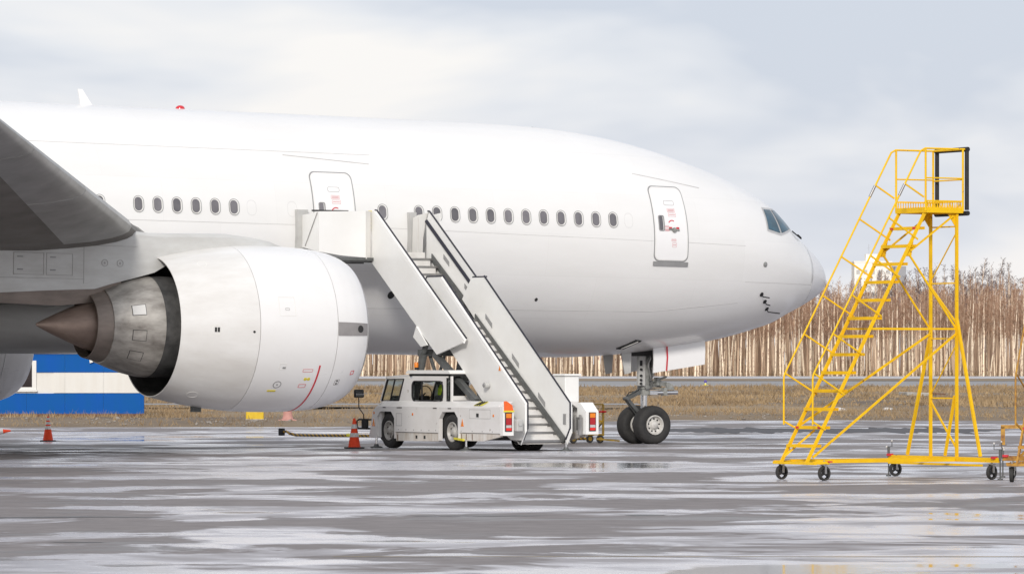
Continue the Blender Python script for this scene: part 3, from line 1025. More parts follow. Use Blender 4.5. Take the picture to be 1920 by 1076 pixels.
# passenger doors
def cabin_door(u0, u1, z0, z1, sill=True):
    a, b = rr_pair(u0, u1, z0, z1, .17, .030)
    d = skin_patch(MB(), b, 0.012).build('door', M['doorwhite'], air, 50)
    skin_ring(MB(), a, b, 0.006).build('door_seal', M['gasket'], d, 40)
    a2, b2 = rr_pair(u0 + .045, u1 - .045, z0 + .045, z1 - .045, .14, .014)
    skin_ring(MB(), a2, b2, 0.016).build('door_rim', M['wframe'], d, 40)
    if sill:
        mb = MB()
        skin_strip(mb, lerp_pts((u0 + .0, z0 - .06), (u1 - .0, z0 - .06), 8), 0.115, 0.03)
        mb.build('sill', M['gasket'], d, 40)
    wu, wz = u0 + .255, z1 - 1.02
    a3, b3 = rr_pair(wu - .095, wu + .095, wz - .21, wz + .21, .05, .022)
    skin_ring(MB(), a3, b3, 0.03).build('window_frame', M['gasket'], d, 40)
    skin_patch(MB(), rr_outline(wu - .075, wu + .05, wz - .185, wz + .185, .04), 0.022, 1, False).build('window', M['wpane'], d, 40)
    cu = (u0 + u1) / 2
    a4, b4 = rr_pair(cu - .15, cu + .20, z1 - .53, z1 - .40, .05, .009)
    skin_ring(MB(), a4, b4, 0.016).build('vent_flap', M['seam'], d, 40)
    # red warning placards: framed blocks of tiny text lines
    for (du, dz, wdt, hgt, rows) in ((.05, .665, .25, .10, 2), (.07, .79, .25, .10, 1), (-.16, 1.11, .17, .055, 1), (-.14, 1.20, .15, .07, 2), (.07, 1.47, .15, .07, 1), (.09, 1.60, .13, .12, 1)):
        z = z1 - dz
        if not sill and z < 6.0:
            continue
        a5, b5 = rr_pair(cu + du - wdt / 2, cu + du + wdt / 2, z - hgt / 2, z + hgt / 2, .012, .006)
        mb = MB()
        skin_ring(mb, a5, b5, 0.016)
        for k in range(rows):
            zz = z + hgt * (0.5 - (k + 1) / (rows + 1))
            skin_strip(mb, lerp_pts((cu + du - wdt * .4, zz), (cu + du + wdt * .4, zz), 6), 0.016, 0.016)
        mb.build('placard', M['pinkmark'], d)
    # red arrow over the handle
    arc = [(cu + .04 + .14 * math.cos(R(t)), z1 - 1.10 + .16 * math.sin(R(t)) ) for t in range(62, 152, 10)]
    mb = skin_strip(MB(), arc, 0.026, 0.017)
    mb.build('arrow', M['redmark'], d)
    if sill:
        mb = MB()
        hu, hz = cu + .09, z1 - 1.20
        skin_strip(mb, lerp_pts((hu - .17, hz + .02), (hu + .17, hz), 6), 0.05, 0.035)
        skin_patch(mb, [(hu + .07 * math.cos(t), hz + .07 * math.sin(t)) for t in [2 * PI * k / 12 for k in range(12)]], 0.045)
        mb.build('handle', M['gearpaint'], d)
        mb = MB()
        for s in (-1, 1):
            skin_strip(mb, lerp_pts((hu + s * .12 - .045, hz + .055), (hu + s * .12 + .045, hz + .055), 2), 0.05, 0.03)
        mb.build('handle_mark', M['redmark'], d)
    return d
cabin_door(-1.53, -0.385, 4.95, 7.0)
cabin_door(-11.90, -10.655, 5.00, 7.03, sill=False)
# gutters and lap seams
for pts, wdt in (((( -12.49, 7.44), (-10.02, 7.28)), .010), (((-1.85, 7.316), (0.38, 7.0)), .008)):
    skin_strip(MB(), lerp_pts(pts[0], pts[1], 16), wdt, 0.012).build('rain_gutter', M['faintseam'], air)
def seam(pts, wdt=0.010):
    skin_strip(MB(), pts, wdt, 0.003).build('lap_seam', M['faintseam'], air)
seam(lerp_pts((-30, 5.60), (-11.92, 5.62), 30)); seam(lerp_pts((-10.64, 5.62), (-1.55, 5.49), 24)); seam(lerp_pts((-0.37, 5.48), (1.67, 5.45), 8))
seam(lerp_pts((-32, 7.57), (-9.9, 7.53), 30), .009)
seam(lerp_pts((-13.2, 3.50), (-1.2, 3.60), 30)); seam(lerp_pts((-1.2, 3.60), (1.7, 3.90), 12))
seam(lerp_pts((1.75, 4.47), (4.68, 4.47), 16), .009)
# crown antenna fairing line: thin raised strip along the spine
mb = MB()
mb.loft([[(u, y, 8.60 + (0.055 if abs(y) < .3 else 0.0) + (sec(u)[0] - 8.655)) for y in (-.34, -.25, .25, .34)] for u in np.linspace(-34, -7, 20)], False)
mb.build('spine_fairing', M['skin'], air, 40)
# blade antenna and beacon on the crown
mb = MB()
mb.prism([(-16.75, -.025, 8.62), (-17.10, -.025, 8.62), (-17.19, -.025, 9.07), (-17.07, -.025, 9.07)], (0, .05, 0))
mb.build('blade_antenna', M['doorwhite'], air)
mb = MB()
mb.lathe([(-.05, .12), (.03, .125), (.07, .105), (.10, .06), (.11, .001)], (-14.24, 0, 8.66), (0, 0, 1), 16)
mb.build('beacon', M['beaconred'], air, 40)
mb = MB()
mb.prism([(-3.2, -.02, 8.54), (-3.75, -.02, 8.56), (-3.6, -.02, 8.615), (-3.3, -.02, 8.59)], (0, .04, 0))
mb.build('small_antenna', M['frame'], air)

# cockpit windows
def quad_patch(mb, q, off, side, n=10):
    rows = []
    for i in range(n + 1):
        t = i / n
        a = (q[0][0] + (q[3][0] - q[0][0]) * t, q[0][1] + (q[3][1] - q[0][1]) * t)
        b = (q[1][0] + (q[2][0] - q[1][0]) * t, q[1][1] + (q[2][1] - q[1][1]) * t)
        rows.append([skin(a[0] + (b[0] - a[0]) * j / n, a[1] + (b[1] - a[1]) * j / n, off, side) for j in range(n + 1)])
    mb.loft(rows, False)
    return mb
def inset(q, w):
    cu = sum(p[0] for p in q) / 4
    cz = sum(p[1] for p in q) / 4
    return [(cu + (p[0] - cu) * (1 - w), cz + (p[1] - cz) * (1 - w)) for p in q]
for side in (1, -1):
    Q1 = [(2.80, 6.55), (3.23, 6.55), (3.26, 5.80), (2.66, 5.905)]
    Q2 = [(3.23, 6.55), (3.62, 6.55), (4.00, 5.98), (3.26, 5.80)]
    fr = MB()
    quad_patch(fr, inset(Q1, -.04), 0.008, side)
    quad_patch(fr, inset(Q2, -.02), 0.010, side)
    fr = fr.build('cockpit_window', M['cockframe'], air, 40)
    quad_patch(MB(), inset(Q1, .14), 0.018, side).build('pane', M['cockglass'], fr, 40)
    quad_patch(MB(), inset(Q2, .14), 0.018, side).build('pane', M['cockglass'], fr, 40)
mb = MB()
p0 = Vector(skin(3.98, 5.93, 0.03))
mb.path([p0, p0 + Vector((.22, .10, -.10)), p0 + Vector((.50, .30, -.19))], 0.018, 6)
mb.tube(p0 + Vector((.28, .14, -.10)), p0 + Vector((.46, .26, -.17)), 0.03, 6)
mb.build('wiper', M['black'], air)
# ports and probes on the nose
def round_port(u, z, r, m, name='port', off=0.01):
    return skin_patch(MB(), [(u + r * math.cos(t), z + r * math.sin(t)) for t in [2 * PI * k / 14 for k in range(14)]], off).build(name, m, air)
round_port(2.45, 4.965, .075, M['gearpaint'], 'ice_detector')
round_port(2.45, 4.965, .04, M['gasket'], 'ice_detector', 0.03)
round_port(-9.36, 3.88, .10, M['darkgap'], 'outflow_port')
round_port(-4.95, 3.85, .045, M['darkgap'], 'drain_port')
for (u, z, ln) in ((2.52, 4.15, .16), (2.757, 3.96, .08), (2.987, 3.765, .34)):
    p = Vector(skin(u, z, 0))
    n = (Vector(skin(u, z, 1)) - p).normalized()
    mb = MB()
    mb.tube(p - n * .02, p + n * .015, .065, 10)
    mb.path([p, p + n * .10 + Vector((-.02, 0, -.02)), p + n * .13 + Vector((ln, 0, -.03))], .017, 6)
    mb.build('probe', M['black'], air)
# belly scoop
sc_ = skin_patch(MB(), [(-1.50, 2.61), (-1.24, 2.61), (-.92, 2.83), (-1.14, 2.85)], 0.03).build('belly_inlet', M['darkgap'], air)
skin_strip(MB(), lerp_pts((-1.36, 2.63), (-1.04, 2.82), 4), 0.03, 0.05).build('louvre', M['fairing'], sc_)

# wing-body fairing
mb = MB()
rings = []
for i in range(41):
    t = i / 40
    u = -12.6 - 25 * t
    k = math.sin(PI * min(1, max(0, t))) ** 0.42 if 0 < t < 1 else 0.0
    hw, zb, ztp = 2.2 + 1.45 * k, 2.50 - 0.34 * k, 3.0 + 0.95 * k
    zc = (zb + ztp) / 2
    rings.append([(u, hw * math.copysign(abs(math.cos(a)) ** 0.6, math.cos(a)), zc + (ztp - zc) * math.copysign(abs(math.sin(a)) ** 0.75, math.sin(a))) for a in [2 * PI * j / 48 for j in range(48)]])
mb.loft(rings, True, True)
mb.build('wing_fairing', M['fairing'], air, 50)

# wings
AF_X = [1, .9, .75, .6, .45, .3, .2, .12, .06, .025, .008, 0, .008, .025, .06, .12, .2, .3, .45, .6, .75, .9, 1]
AF_Z = [0, .02, .047, .070, .085, .086, .078, .063, .046, .030, .017, 0, -.014, -.023, -.033, -.043, -.050, -.056, -.055, -.045, -.028, -.010, 0]
def wing_ring(v, side, inset_=0.0):
    if v < 10:
        t = (v - 2.0) / 8.0
        uLE = -14.55 + t * (-20.25 + 14.55)
        ch = 13.2 + t * (8.6 - 13.2)
        z = 4.05 + t * (5.08 - 4.05)
    else:
        t = (v - 10) / 20.4
        uLE = -20.25 - 0.72 * (v - 10)
        ch = 8.6 + t * (2.2 - 8.6)
        z = 5.08 + 0.132 * (v - 10)
    out = []
    for x, zz in zip(AF_X, AF_Z):
        tw = -0.03 * x
        out.append((uLE - ch * x, -side * v, z + ch * (zz * (1 - 0.15 * min(1, (v - 2) / 28)) + tw)))
    return out
VS = [2.0, 4, 6, 8, 10, 12, 14, 16, 18, 20, 22, 24, 26, 28, 30.4]
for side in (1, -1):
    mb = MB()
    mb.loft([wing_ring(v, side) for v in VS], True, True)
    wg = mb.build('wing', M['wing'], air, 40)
    for (va, vb) in ((3.6, 8.9), (10.6, 15.2), (15.25, 19.9), (19.95, 24.6), (24.65, 29.4)):
        mb = MB()
        rings = []
        for v in np.linspace(va, vb, 4):
            r_ = wing_ring(v, side)
            sub = r_[7:17]
            c = Vector(r_[11])
            mid = Vector(((r_[7][0] + r_[16][0]) / 2, r_[7][1], (r_[7][2] + r_[16][2]) / 2))
            rings.append([tuple(mid + (Vector(p) - mid) * 1.035) for p in sub])
        mb.loft(rings, True, True)
        mb.build('slat', M['slat'], wg, 40)

# tail
mb = MB()
mb.loft([[(-44 - 12.5 * t - (8.5 - 4.5 * t) * x, (0.12 * (1 - .5 * t)) * 4 * yy * (8.5 - 4.5 * t) * .28, 8.3 + 9.3 * t) for x, yy in ((0, 0), (.1, .28), (.4, .4), (1, .02), (1, -.02), (.4, -.4), (.1, -.28))] for t in (0, .5, 1)], True, True)
mb.build('tail_fin', M['skin'], air, 40)
for side in (1, -1):
    mb = MB()
    mb.loft([[(-49.5 - 6.5 * t - (6.8 - 4.3 * t) * x, -side * (0.6 + 10 * t), 7.0 + 1.1 * t + zz * (6.8 - 4.3 * t)) for x, zz in ((0, 0), (.1, .035), (.4, .05), (1, 0.004), (1, -0.004), (.4, -.05), (.1, -.035))] for t in (0, .5, 1)], True, True)
    mb.build('tailplane', M['skin'], air, 40)

# ------------------------------------------------------------------ engines
M['plate'] = mat('bare_metal_plate', (0.30, 0.285, 0.28), 0.5, var=0.15, vscale=5)
EV, EZ = 9.7, 2.82
ULIP = -14.62
NPROF = [(0.00, 1.575), (0.03, 1.635), (0.10, 1.70), (0.25, 1.785), (0.5, 1.87), (0.8, 1.93), (1.1, 1.965), (1.5, 1.99), (2.0, 2.005), (2.6, 2.005), (3.1, 1.985), (3.6, 1.935), (4.1, 1.865), (4.6, 1.775), (5.06, 1.675)]
def nr(d):
    return float(np.interp(d, [p[0] for p in NPROF], [p[1] for p in NPROF]))
def nac_pt(d, ang, off=0.0, side=1):
    # d behind the lip, ang up from the outboard horizontal
    r = nr(d) + off
    return (ULIP - d, -side * (EV + r * math.cos(R(ang))), EZ + r * math.sin(R(ang)))
def nac_patch(mb, outl, off):
    # outl in (d, ang)
    cd = sum(p[0] for p in outl) / len(outl)
    ca = sum(p[1] for p in outl) / len(outl)
    rings = [[nac_pt(*p, -0.01) for p in outl]]
    for f in (1, .5, .03):
        rings.append([nac_pt(cd + (p[0] - cd) * f, ca + (p[1] - ca) * f, off) for p in outl])
    mb.loft(rings, True)
    o = len(mb.v) - len(outl)
    mb.f.append(tuple(range(o, o + len(outl))))
    return mb
def nac_box(d, ang, wd, ht):
    # small rectangle: wd along the axis, ht metres round the barrel
    k = math.degrees(1 / nr(d))
    a, b = wd / 2, ht / 2 * k
    return [(d - a, ang - b), (d + a, ang - b), (d + a, ang), (d + a, ang + b), (d - a, ang + b), (d - a, ang)]
def nac_disc(d, ang, r, n=16):
    k = math.degrees(1 / nr(d))
    return [(d + r * math.cos(2 * PI * i / n), ang + r * k * math.sin(2 * PI * i / n)) for i in range(n)]
def nac_line(mb, pts, wd, off=0.004):
    rings = []
    k = math.degrees(1 / 1.95)
    for i, p in enumerate(pts):
        q = pts[min(i + 1, len(pts) - 1)]
        s = pts[max(i - 1, 0)]
        dx, dy = q[0] - s[0], (q[1] - s[1]) / k
        L = math.hypot(dx, dy)
        nx, ny = -dy / L * wd / 2, dx / L * wd / 2 * k
        rings.append([nac_pt(p[0] + nx, p[1] + ny, -0.005), nac_pt(p[0] + nx, p[1] + ny, off), nac_pt(p[0] - nx, p[1] - ny, off), nac_pt(p[0] - nx, p[1] - ny, -0.005)])
    mb.loft(rings, True, True)
    return mb

def engine(side):
    o, ax = (ULIP, -side * EV, EZ), (-1, 0, 0)
    def seg(a, b, step=0.12, skin_in=0.05):
        n = max(3, int((b - a) / step))
        ds = [a + (b - a) * i / n for i in range(n + 1)]
        return [(a + .0, nr(a) - skin_in)] + [(d, nr(d)) for d in ds] + [(b, nr(b) - skin_in)]
    S1, S2, S3 = 1.03, 3.12, 5.06
    eng = MB().lathe(seg(S1 + .008, S2 - .008), o, ax, 96).build('engine', M['nacelle'], air, 40)
    MB().lathe(seg(0.10, S1 - .008, .06), o, ax, 96).build('inlet_cowl', M['nacelle'], eng, 40)
    MB().lathe([(.55, 1.40), (.30, 1.43), (.12, 1.475), (.03, 1.52), (0, 1.575), (0.03, 1.635), (0.098, 1.698)], o, ax, 96).build('inlet_lip', M['lip'], eng, 40)
    MB().lathe([(.54, 1.41), (1.4, 1.44), (1.45, .35), (1.0, .16), (.8, .001)], o, ax, 48).build('fan', M['ductdark'], eng, 40)
    # liner below the joints
    MB().lathe([(.8, nr(.8) - .05), (1.5, nr(1.5) - .05), (2.6, nr(2.6) - .05), (3.6, nr(3.6) - .05)], o, ax, 64).build('liner', M['seam'], eng, 40)
    MB().lathe([(S2 + .008, nr(S2) - .05)] + [(d, nr(d)) for d in np.linspace(S2 + .008, S3, 18)] + [(S3 - .005, nr(S3) - .022)], o, ax, 96).build('reverser_cowl', M['nacelle2'], eng, 40)
    # inside of the fan duct and core
    MB().lathe([(S3 - .006, nr(S3) - .024), (4.7, 1.66), (4.2, 1.64), (3.4, 1.60), (3.38, 1.12)], o, ax, 72).build('fan_duct', M['ductdark'], eng, 40)
    MB().lathe([(3.4, 1.12), (4.4, 1.19), (4.9, 1.205), (5.2, 1.20), (5.24, 1.195)], o, ax, 72).build('duct_inner_wall', M['ductdark'], eng, 40)
    MB().lathe([(5.22, 1.21), (5.35, 1.20), (5.5, 1.18), (5.75, 1.125), (6.05, 1.03), (6.38, .91), (6.42, .90), (6.42, .85)], o, ax, 72).build('core_cowl', M['core'], eng, 40)
    MB().lathe([(6.40, .87), (6.55, .83), (6.78, .775), (6.79, .755), (6.5, .76)], o, ax, 64).build('core_nozzle', M['nozzle'], eng, 40)
    MB().lathe([(6.3, .76), (6.3, .5)], o, ax, 48).build('turbine_gap', M['darkgap'], eng, 40)
    MB().lathe([(6.35, .62), (6.6, .60), (6.85, .535), (7.2, .40), (7.6, .235), (7.9, .10), (8.03, .035), (8.05, .001)], o, ax, 64).build('exhaust_plug', M['plug'], eng, 30)
    # pylon
    pl = MB()
    yo = -side * EV
    def ring(u, zt, zb, hw):
        return [(u, yo - hw, zb), (u, yo - hw, zt - .10), (u, yo - hw * .75, zt - .02), (u, yo, zt), (u, yo + hw * .75, zt - .02), (u, yo + hw, zt - .10), (u, yo + hw, zb)]
    pl.loft([ring(-16.15, 4.80, 4.5, .05), ring(-16.6, 4.94, 4.5, .20), ring(-17.1, 5.02, 4.5, .27), ring(-17.7, 5.08, 4.5, .30), ring(-18.6, 5.07, 4.45, .31), ring(-19.4, 5.05, 4.3, .32), ring(-19.75, 5.05, 4.1, .32), ring(-20.3, 5.10, 3.95, .32), ring(-20.9, 5.2, 3.8, .32), ring(-21.3, 5.2, 3.68, .32), ring(-22.5, 5.2, 3.62, .32), ring(-24.0, 5.2, 3.53, .31), ring(-26, 5.1, 3.75, .25), ring(-28, 4.9, 4.3, .08)], True, True)
    pyl = pl.build('pylon', M['pylon'], eng, 40)
    sh = MB()
    sh.loft([[(u, yo - w_, zt), (u, yo - w_ * .8, zb), (u, yo + w_ * .8, zb), (u, yo + w_, zt)] for u, zt, zb, w_ in ((-20.6, 3.95, 3.56, .30), (-21.3, 3.70, 3.36, .31), (-22.2, 3.65, 3.27, .315), (-24, 3.55, 3.32, .30), (-26, 3.77, 3.55, .24))], True, True)
    sh.build('heat_shield', M['nozzle'], eng, 30)
    if side == 1:
        ys = yo - .322
        def pbox(u0, u1, z0, z1, name, m, t=0.012):
            MB().box(u0, u1, ys - t, ys + .01, z0, z1).build(name, m, eng)
        for (u0, u1, z0, z1) in ((-23.40, -22.62, 3.98, 4.50), (-22.56, -21.88, 3.98, 4.50)):
            mb = MB()
            for (a, b, c, d) in ((u0, u1, z0, z0 + .012), (u0, u1, z1 - .012, z1), (u0, u0 + .012, z0, z1), (u1 - .012, u1, z0, z1)):
                mb.box(a, b, ys - .006, ys + .01, c, d)
            mb.build('access_panel', M['seam'], eng)
            for z in (4.10, 4.40):
                pbox(u0 + .10, u0 + .24, z - .012, z + .012, 'latch', M['gasket'])
        for (u0, u1, z0, z1) in ((-21.60, -21.585, 3.8, 4.75), (-24.4, -21.6, 3.90, 3.91), (-21.6, -20.2, 4.70, 4.71)):
            pbox(u0, u1, z0, z1, 'panel_line', M['seam'], .004)
        for u in (-21.05, -20.65):
            mb = MB()
            mb.lathe([(0, .085), (.008, .085), (.008, .07), (0, .07)], (u, ys, 4.30), (0, -1, 0), 20)
            mb.box(u - .02, u + .02, ys - .008, ys + .01, 4.27, 4.33)
            mb.build('drain_port', M['seam'], eng)
        # grey plate with a dark hole on the inlet
        pp = MB().loft([[nac_pt(d, a_, o_) for d, o_ in [(.11, -.01)] + [(q, .012) for q in np.linspace(.11, S1 - .01, 24)] + [(S1 - .01, -.01)]] for a_ in np.linspace(-4.5, 5, 8)], False)
        plate = pp.build('sensor_plate', M['plate'], eng, 40)
        nac_patch(MB(), nac_disc(.36, .5, .085), 0.024).build('sensor_hole', M['darkgap'], eng)
        # red keep-out line
        nac_line(MB(), [(1.42, a) for a in np.linspace(-26, -86, 24)], 0.045).build('warning_line', M['redmark'], eng)
        def outline(d, a, wd, ht, name, m, lw=.012):
            q = nac_box(d, a, wd, ht)
            mb = MB()
            for i in (0, 2, 3, 5):
                pass
            c = [q[0], q[1], q[3], q[4]]
            for i in range(4):
                nac_line(mb, lerp_pts(c[i], c[(i + 1) % 4], 3), lw)
            return mb.build(name, m, eng)
        outline(2.40, 15, .42, .46, 'access_panel', M['wframe'])
        outline(2.40, 13, .10, .05, 'label', M['seam'], .01)
        outline(2.42, -27, .16, .16, 'vent', M['wframe'])
        nac_patch(MB(), nac_box(2.38, -28, .08, .05), .006).build('vent_slot', M['gasket'], eng)
        for (d, a, r, m) in ((2.42, -42, .10, 'gasket'), (4.20, -2, .12, 'wframe'), (4.25, 54, .11, 'wframe'), (4.35, -62, .13, 'wframe')):
            mb = MB()
            k = nac_disc(d, a, r)
            nac_line(mb, k + [k[0]], .020)
            mb.build('round_port', M[m], eng)
        nac_patch(MB(), nac_disc(2.42, -42, .02), .006).build('port_bolt', M['gasket'], eng)
        for s in (-.035, .035):
            nac_patch(MB(), nac_box(4.20 + s, -2, .05, .11), .008).build('port_slot', M['darkgap'], eng)
        nac_patch(MB(), nac_disc(3.28, -3, .03), .008).build('vent_slot', M['darkgap'], eng)
        nac_patch(MB(), nac_box(2.50, -48, .22, .055), .006).build('label', M['yellowlabel'], eng)
        outline(1.72, -30, .26, .07, 'placard', M['pinkmark'], .014)
        for s in (-.09, .0):
            nac_patch(MB(), nac_disc(1.72 + s, -37, .045, 8), .006).build('placard_symbol', M['yellowlabel'], eng)
        outline(1.74, -43, .18, .10, 'placard', M['pinkmark'], .02)
        outline(.80, -41, .12, .16, 'latch', M['seam'], .012)
        for s in (-1.2, 1.2):
            nac_patch(MB(), nac_disc(.80, -41 + s, .022, 8), .008).build('latch_pin', M['darkgap'], eng)
        outline(.42, -34, .09, .10, 'placard', M['redmark'], .016)
        # core cowl doors and drain mast
        def core_r(d):
            return float(np.interp(d, [5.22, 5.5, 5.75, 6.05, 6.38], [1.21, 1.18, 1.125, 1.03, .91]))
        def cpt(d, a, off):
            r = core_r(d) + off
            return (ULIP - d, yo - r * math.cos(R(a)), EZ + r * math.sin(R(a)))
        for (d, a, m) in ((5.85, 20, 'wframe'), (5.85, -12, 'core'), (5.85, -40, 'core')):
            for (wd, hd, off, mm) in ((.15, 6.2, .010, m), (.165, 6.9, .005, 'ductdark')):
                mb = MB()
                mb.loft([[cpt(d + sx, a + sy, off) for sx in np.linspace(-wd, wd, 4)] for sy in np.linspace(-hd, hd, 4)], False)
                mb.build('cowl_door', M[mm], eng)
        MB().box(ULIP - 3.95, ULIP - 3.72, yo - .06, yo + .06, EZ - 2.02, EZ - 1.82).build('drain_mast', M['frame'], eng)
    return eng
engine(1)
engine(-1)

# ------------------------------------------------------------------ nose gear
def wheel(parent, c, ax, r, wdt, rr, tyre_n, rim_n, mt, mr, holes=0, sub=False):
    c, ax = V3(c), V3(ax).normalized()
    h = wdt / 2
    prof = [(-h * .72, rr), (-h * .92, rr + (r - rr) * .18), (-h, rr + (r - rr) * .45), (-h * .96, rr + (r - rr) * .72), (-h * .80, r * .955), (-h * .55, r * .99), (0, r), (h * .55, r * .99), (h * .80, r * .955), (h * .96, rr + (r - rr) * .72), (h, rr + (r - rr) * .45), (h * .92, rr + (r - rr) * .18), (h * .72, rr)]
    t = MB().lathe(prof, c, ax, 48).build(tyre_n, mt, parent, 40)
    rp = [(h * .70, rr * 1.03), (h * .92, rr * 1.02), (h * .94, rr * .93), (h * .72, rr * .86), (h * .52, rr * .80), (h * .45, rr * .55), (h * .62, rr * .40), (h * .80, rr * .36), (h * .86, rr * .30), (h * .86, .001)]
    mb = MB()
    for s in (1, -1):
        mb.lathe([(d * s, q) for d, q in rp], c, ax, 32)
    rim = mb.build(rim_n, mr, t if sub else parent, 40)
    if holes:
        e1 = Vector((0, 0, 1))
        e2 = ax.cross(e1)
        mb = MB()
        for k in range(holes):
            a = 2 * PI * k / holes
            p = c + (e1 * math.cos(a) + e2 * math.sin(a)) * rr * .66
            for s in (1, -1):
                mb.tube(p + ax * h * .40 * s, p + ax * h * .58 * s, rr * .085, 8)
        tag(mb.build('rim_holes', M['darkgap'], t if sub else parent), kind='stuff')
    return t
NG = 0.11
mb = MB()
mb.tube((NG, 0, 1.36), (NG, 0, 2.75), .155, 20)
mb.tube((NG, 0, 1.34), (NG, 0, 1.46), .20, 20)
mb.tube((NG, 0, 1.52), (NG, 0, 1.60), .19, 20)
gear = mb.build('nose_gear', M['gearpaint'], air, 40)
MB().tube((NG, 0, .50), (NG, 0, 1.37), .095, 18).build('piston', M['chrome'], gear, 40)
mb = MB()
mb.tube((NG, -.60, .53), (NG, .60, .53), .075, 14)
mb.tube((NG, 0, .42), (NG, 0, .68), .12, 14)
mb.build('axle', M['gearpaint'], gear, 40)
for s in (-1, 1):
    wheel(gear, (NG, s * .42, .525), (0, -1, 0), .535, .43, .265, 'tyre', 'rim', M['tyre'], M['rim'], 9)
mb = MB()
for s in (-.09, .09):
    mb.bar((NG - .12, s, 1.46), (-.46, s * .6, 1.24), .05, .09)
    mb.bar((-.46, s * .6, 1.24), (NG - .08, s, .72), .05, .09)
mb.tube((-.46, -.12, 1.24), (-.46, .12, 1.24), .05, 10)
mb.bar((-.40, 0, 1.33), (-.05, 0, 1.52), .03, .03)
mb.build('torque_link', M['frame'], gear)
MB().path([(-.49, .08, 1.22), (-.30, .10, 1.42), (.0, .1, 1.47), (.1, .12, 1.6)], .014, 6).build('hose', M['black'], gear)
mb = MB()   # steering actuators and collar
mb.tube((.22, -.26, 1.41), (1.02, -.26, 1.43), .062, 14)
mb.tube((.22, .26, 1.41), (.95, .26, 1.43), .062, 14)
mb.box(.10, .34, -.34, .34, 1.36, 1.46)
mb.build('steering_actuator', M['chrome'], gear, 40)
mb = MB()
mb.box(.55, .66, -.34, -.18, 1.34, 1.56)
mb.box(.40, .86, -.20, .20, 1.50, 1.54)
mb.prism([(.66, -.30, 1.50), (.92, -.30, 1.50), (.86, -.30, 1.62), (.74, -.30, 1.70), (.66, -.30, 1.70)], (0, .05, 0))
mb.box(.34, .60, -.12, .12, 1.56, 1.76)
mb.box(.36, .45, -.26, -.10, 1.62, 1.84)
mb.box(.50, .72, -.20, -.04, 1.60, 1.72)
mb.tube((.30, -.15, 1.72), (.74, -.15, 1.86), .03, 8)
mb.build('steering_valve_block', M['gearpaint'], gear)
mb = MB()   # electrics box on the aft face
mb.cbox(-.20, .02, -.22, -.10, 1.60, 2.50, .01)
mb.build('equipment_panel', M['fairing'], gear)
mb = MB()
for z in (1.66, 1.76, 1.88, 2.05):
    mb.tube((-.14, -.22, z), (-.14, -.27, z), .035, 8)
mb.box(-.17, -.10, -.245, -.22, 2.15, 2.30)
mb.build('taxi_light', M['darkgap'], gear)
mb = MB()
mb.path([(.30, 0, 1.75), (.42, 0, 2.3), (.62, 0, 2.7)], .06, 8)
mb.path([(.16, -.17, 2.6), (.20, -.18, 2.35), (.12, -.18, 2.2), (.16, -.19, 2.0), (.22, -.17, 1.8)], .018, 6)
mb.path([(.02, -.18, 2.55), (.05, -.2, 2.3), (.30, -.17, 2.62)], .022, 6)
mb.path([(.26, -.14, 2.1), (.33, -.16, 1.9), (.22, -.18, 1.75), (.30, -.15, 1.6)], .012, 6)
mb.path([(-.02, -.2, 1.6), (.06, -.22, 1.5), (.2, -.24, 1.55), (.3, -.22, 1.62)], .014, 6)
mb.tube((.08, -.19, 2.42), (.08, -.19, 2.58), .045, 10)
mb.build('hose', M['steel'], gear, 40)
mb = MB()
mb.bar((.25, .12, 1.80), (.55, .12, 2.75), .09, .07)
mb.bar((.25, -.12, 1.80), (.50, -.12, 2.70), .07, .06)
mb.build('drag_brace', M['frame'], gear)
MB().box(-.50, .34, -.30, .30, 2.42, 2.62).build('wheel_well', M['darkgap'], gear)
for s in (-1, 1):
    mb = MB()
    prof = []
    for (u, zt, zb) in ((-.05, 2.66, 1.955), (.35, 2.74, 2.02), (.85, 2.86, 2.095), (1.30, 2.98, 2.165), (1.62, 3.05, 2.215)):
        prof.append([(u, s * .72, zt), (u, s * .76, (zt + zb) / 2), (u, s * .74, zb), (u, s * .70, zb), (u, s * .72, (zt + zb) / 2), (u, s * .68, zt)])
    mb.loft(prof, True, True)
    gd = mb.build('gear_door', M['doorwhite'], gear, 40)
    y = s * .768
    mb = MB()
    mb.loft([[(.335 + .012 * k, y, 2.735), (.355, s * .772, 2.38), (.345, s * .752, 2.025)] for k in range(1)] + [[(.385, y, 2.74), (.405, s * .772, 2.385), (.395, s * .752, 2.03)]], False)
    mb.build('door_stripe', M['redmark'], gear)
    mb = MB()
    mb.prism([(-.95, s * .50, 2.52), (-.62, s * .50, 2.52), (-.64, s * .52, 1.95), (-.83, s * .52, 1.91)], (0, -s * .04, 0))
    mb.build('aft_gear_door', M['fairing'], gear)
# curved stripe on the belly above the forward door
# main gear (out of the picture, behind the engine)
for s in (-1, 1):
    mb = MB()
    mb.tube((-25.9, s * 5.5, .45), (-25.9, s * 5.2, 4.3), .22, 14)
    mb.bar((-27.4, s * 5.5, .28), (-24.4, s * 5.5, .28), .25, .25)
    mg = mb.build('main_gear', M['gearpaint'], air, 40)
    for du in (-1.46, 0, 1.46):
        for sv in (-.7, .7):
            wheel(mg, (-25.9 + du, s * 5.5 + sv, .29 - .02 * du), (0, -1, 0), .65, .48, .3, 'tyre', 'rim', M['tyre'], M['rim'])

# ------------------------------------------------------------------ passenger stairs truck  (local x towards the aircraft, y = aft side in view, z up)
UC, VB = -9.77, 9.0
tl = W(UC, VB)
GT = gz(tl[1])
truck = empty('passenger_stairs_truck', (tl[0], tl[1], GT), (0, 0, TH + PI / 2))
tag(truck, 'white self-propelled passenger stairs truck raised to the airliner door', 'stairs truck')
def T(u, v, z):
    return (VB - v, UC - u, z)
def tp(pts, u):
    return [T(u, v, z) for v, z in pts]
UN, UF = -11.05, -8.50
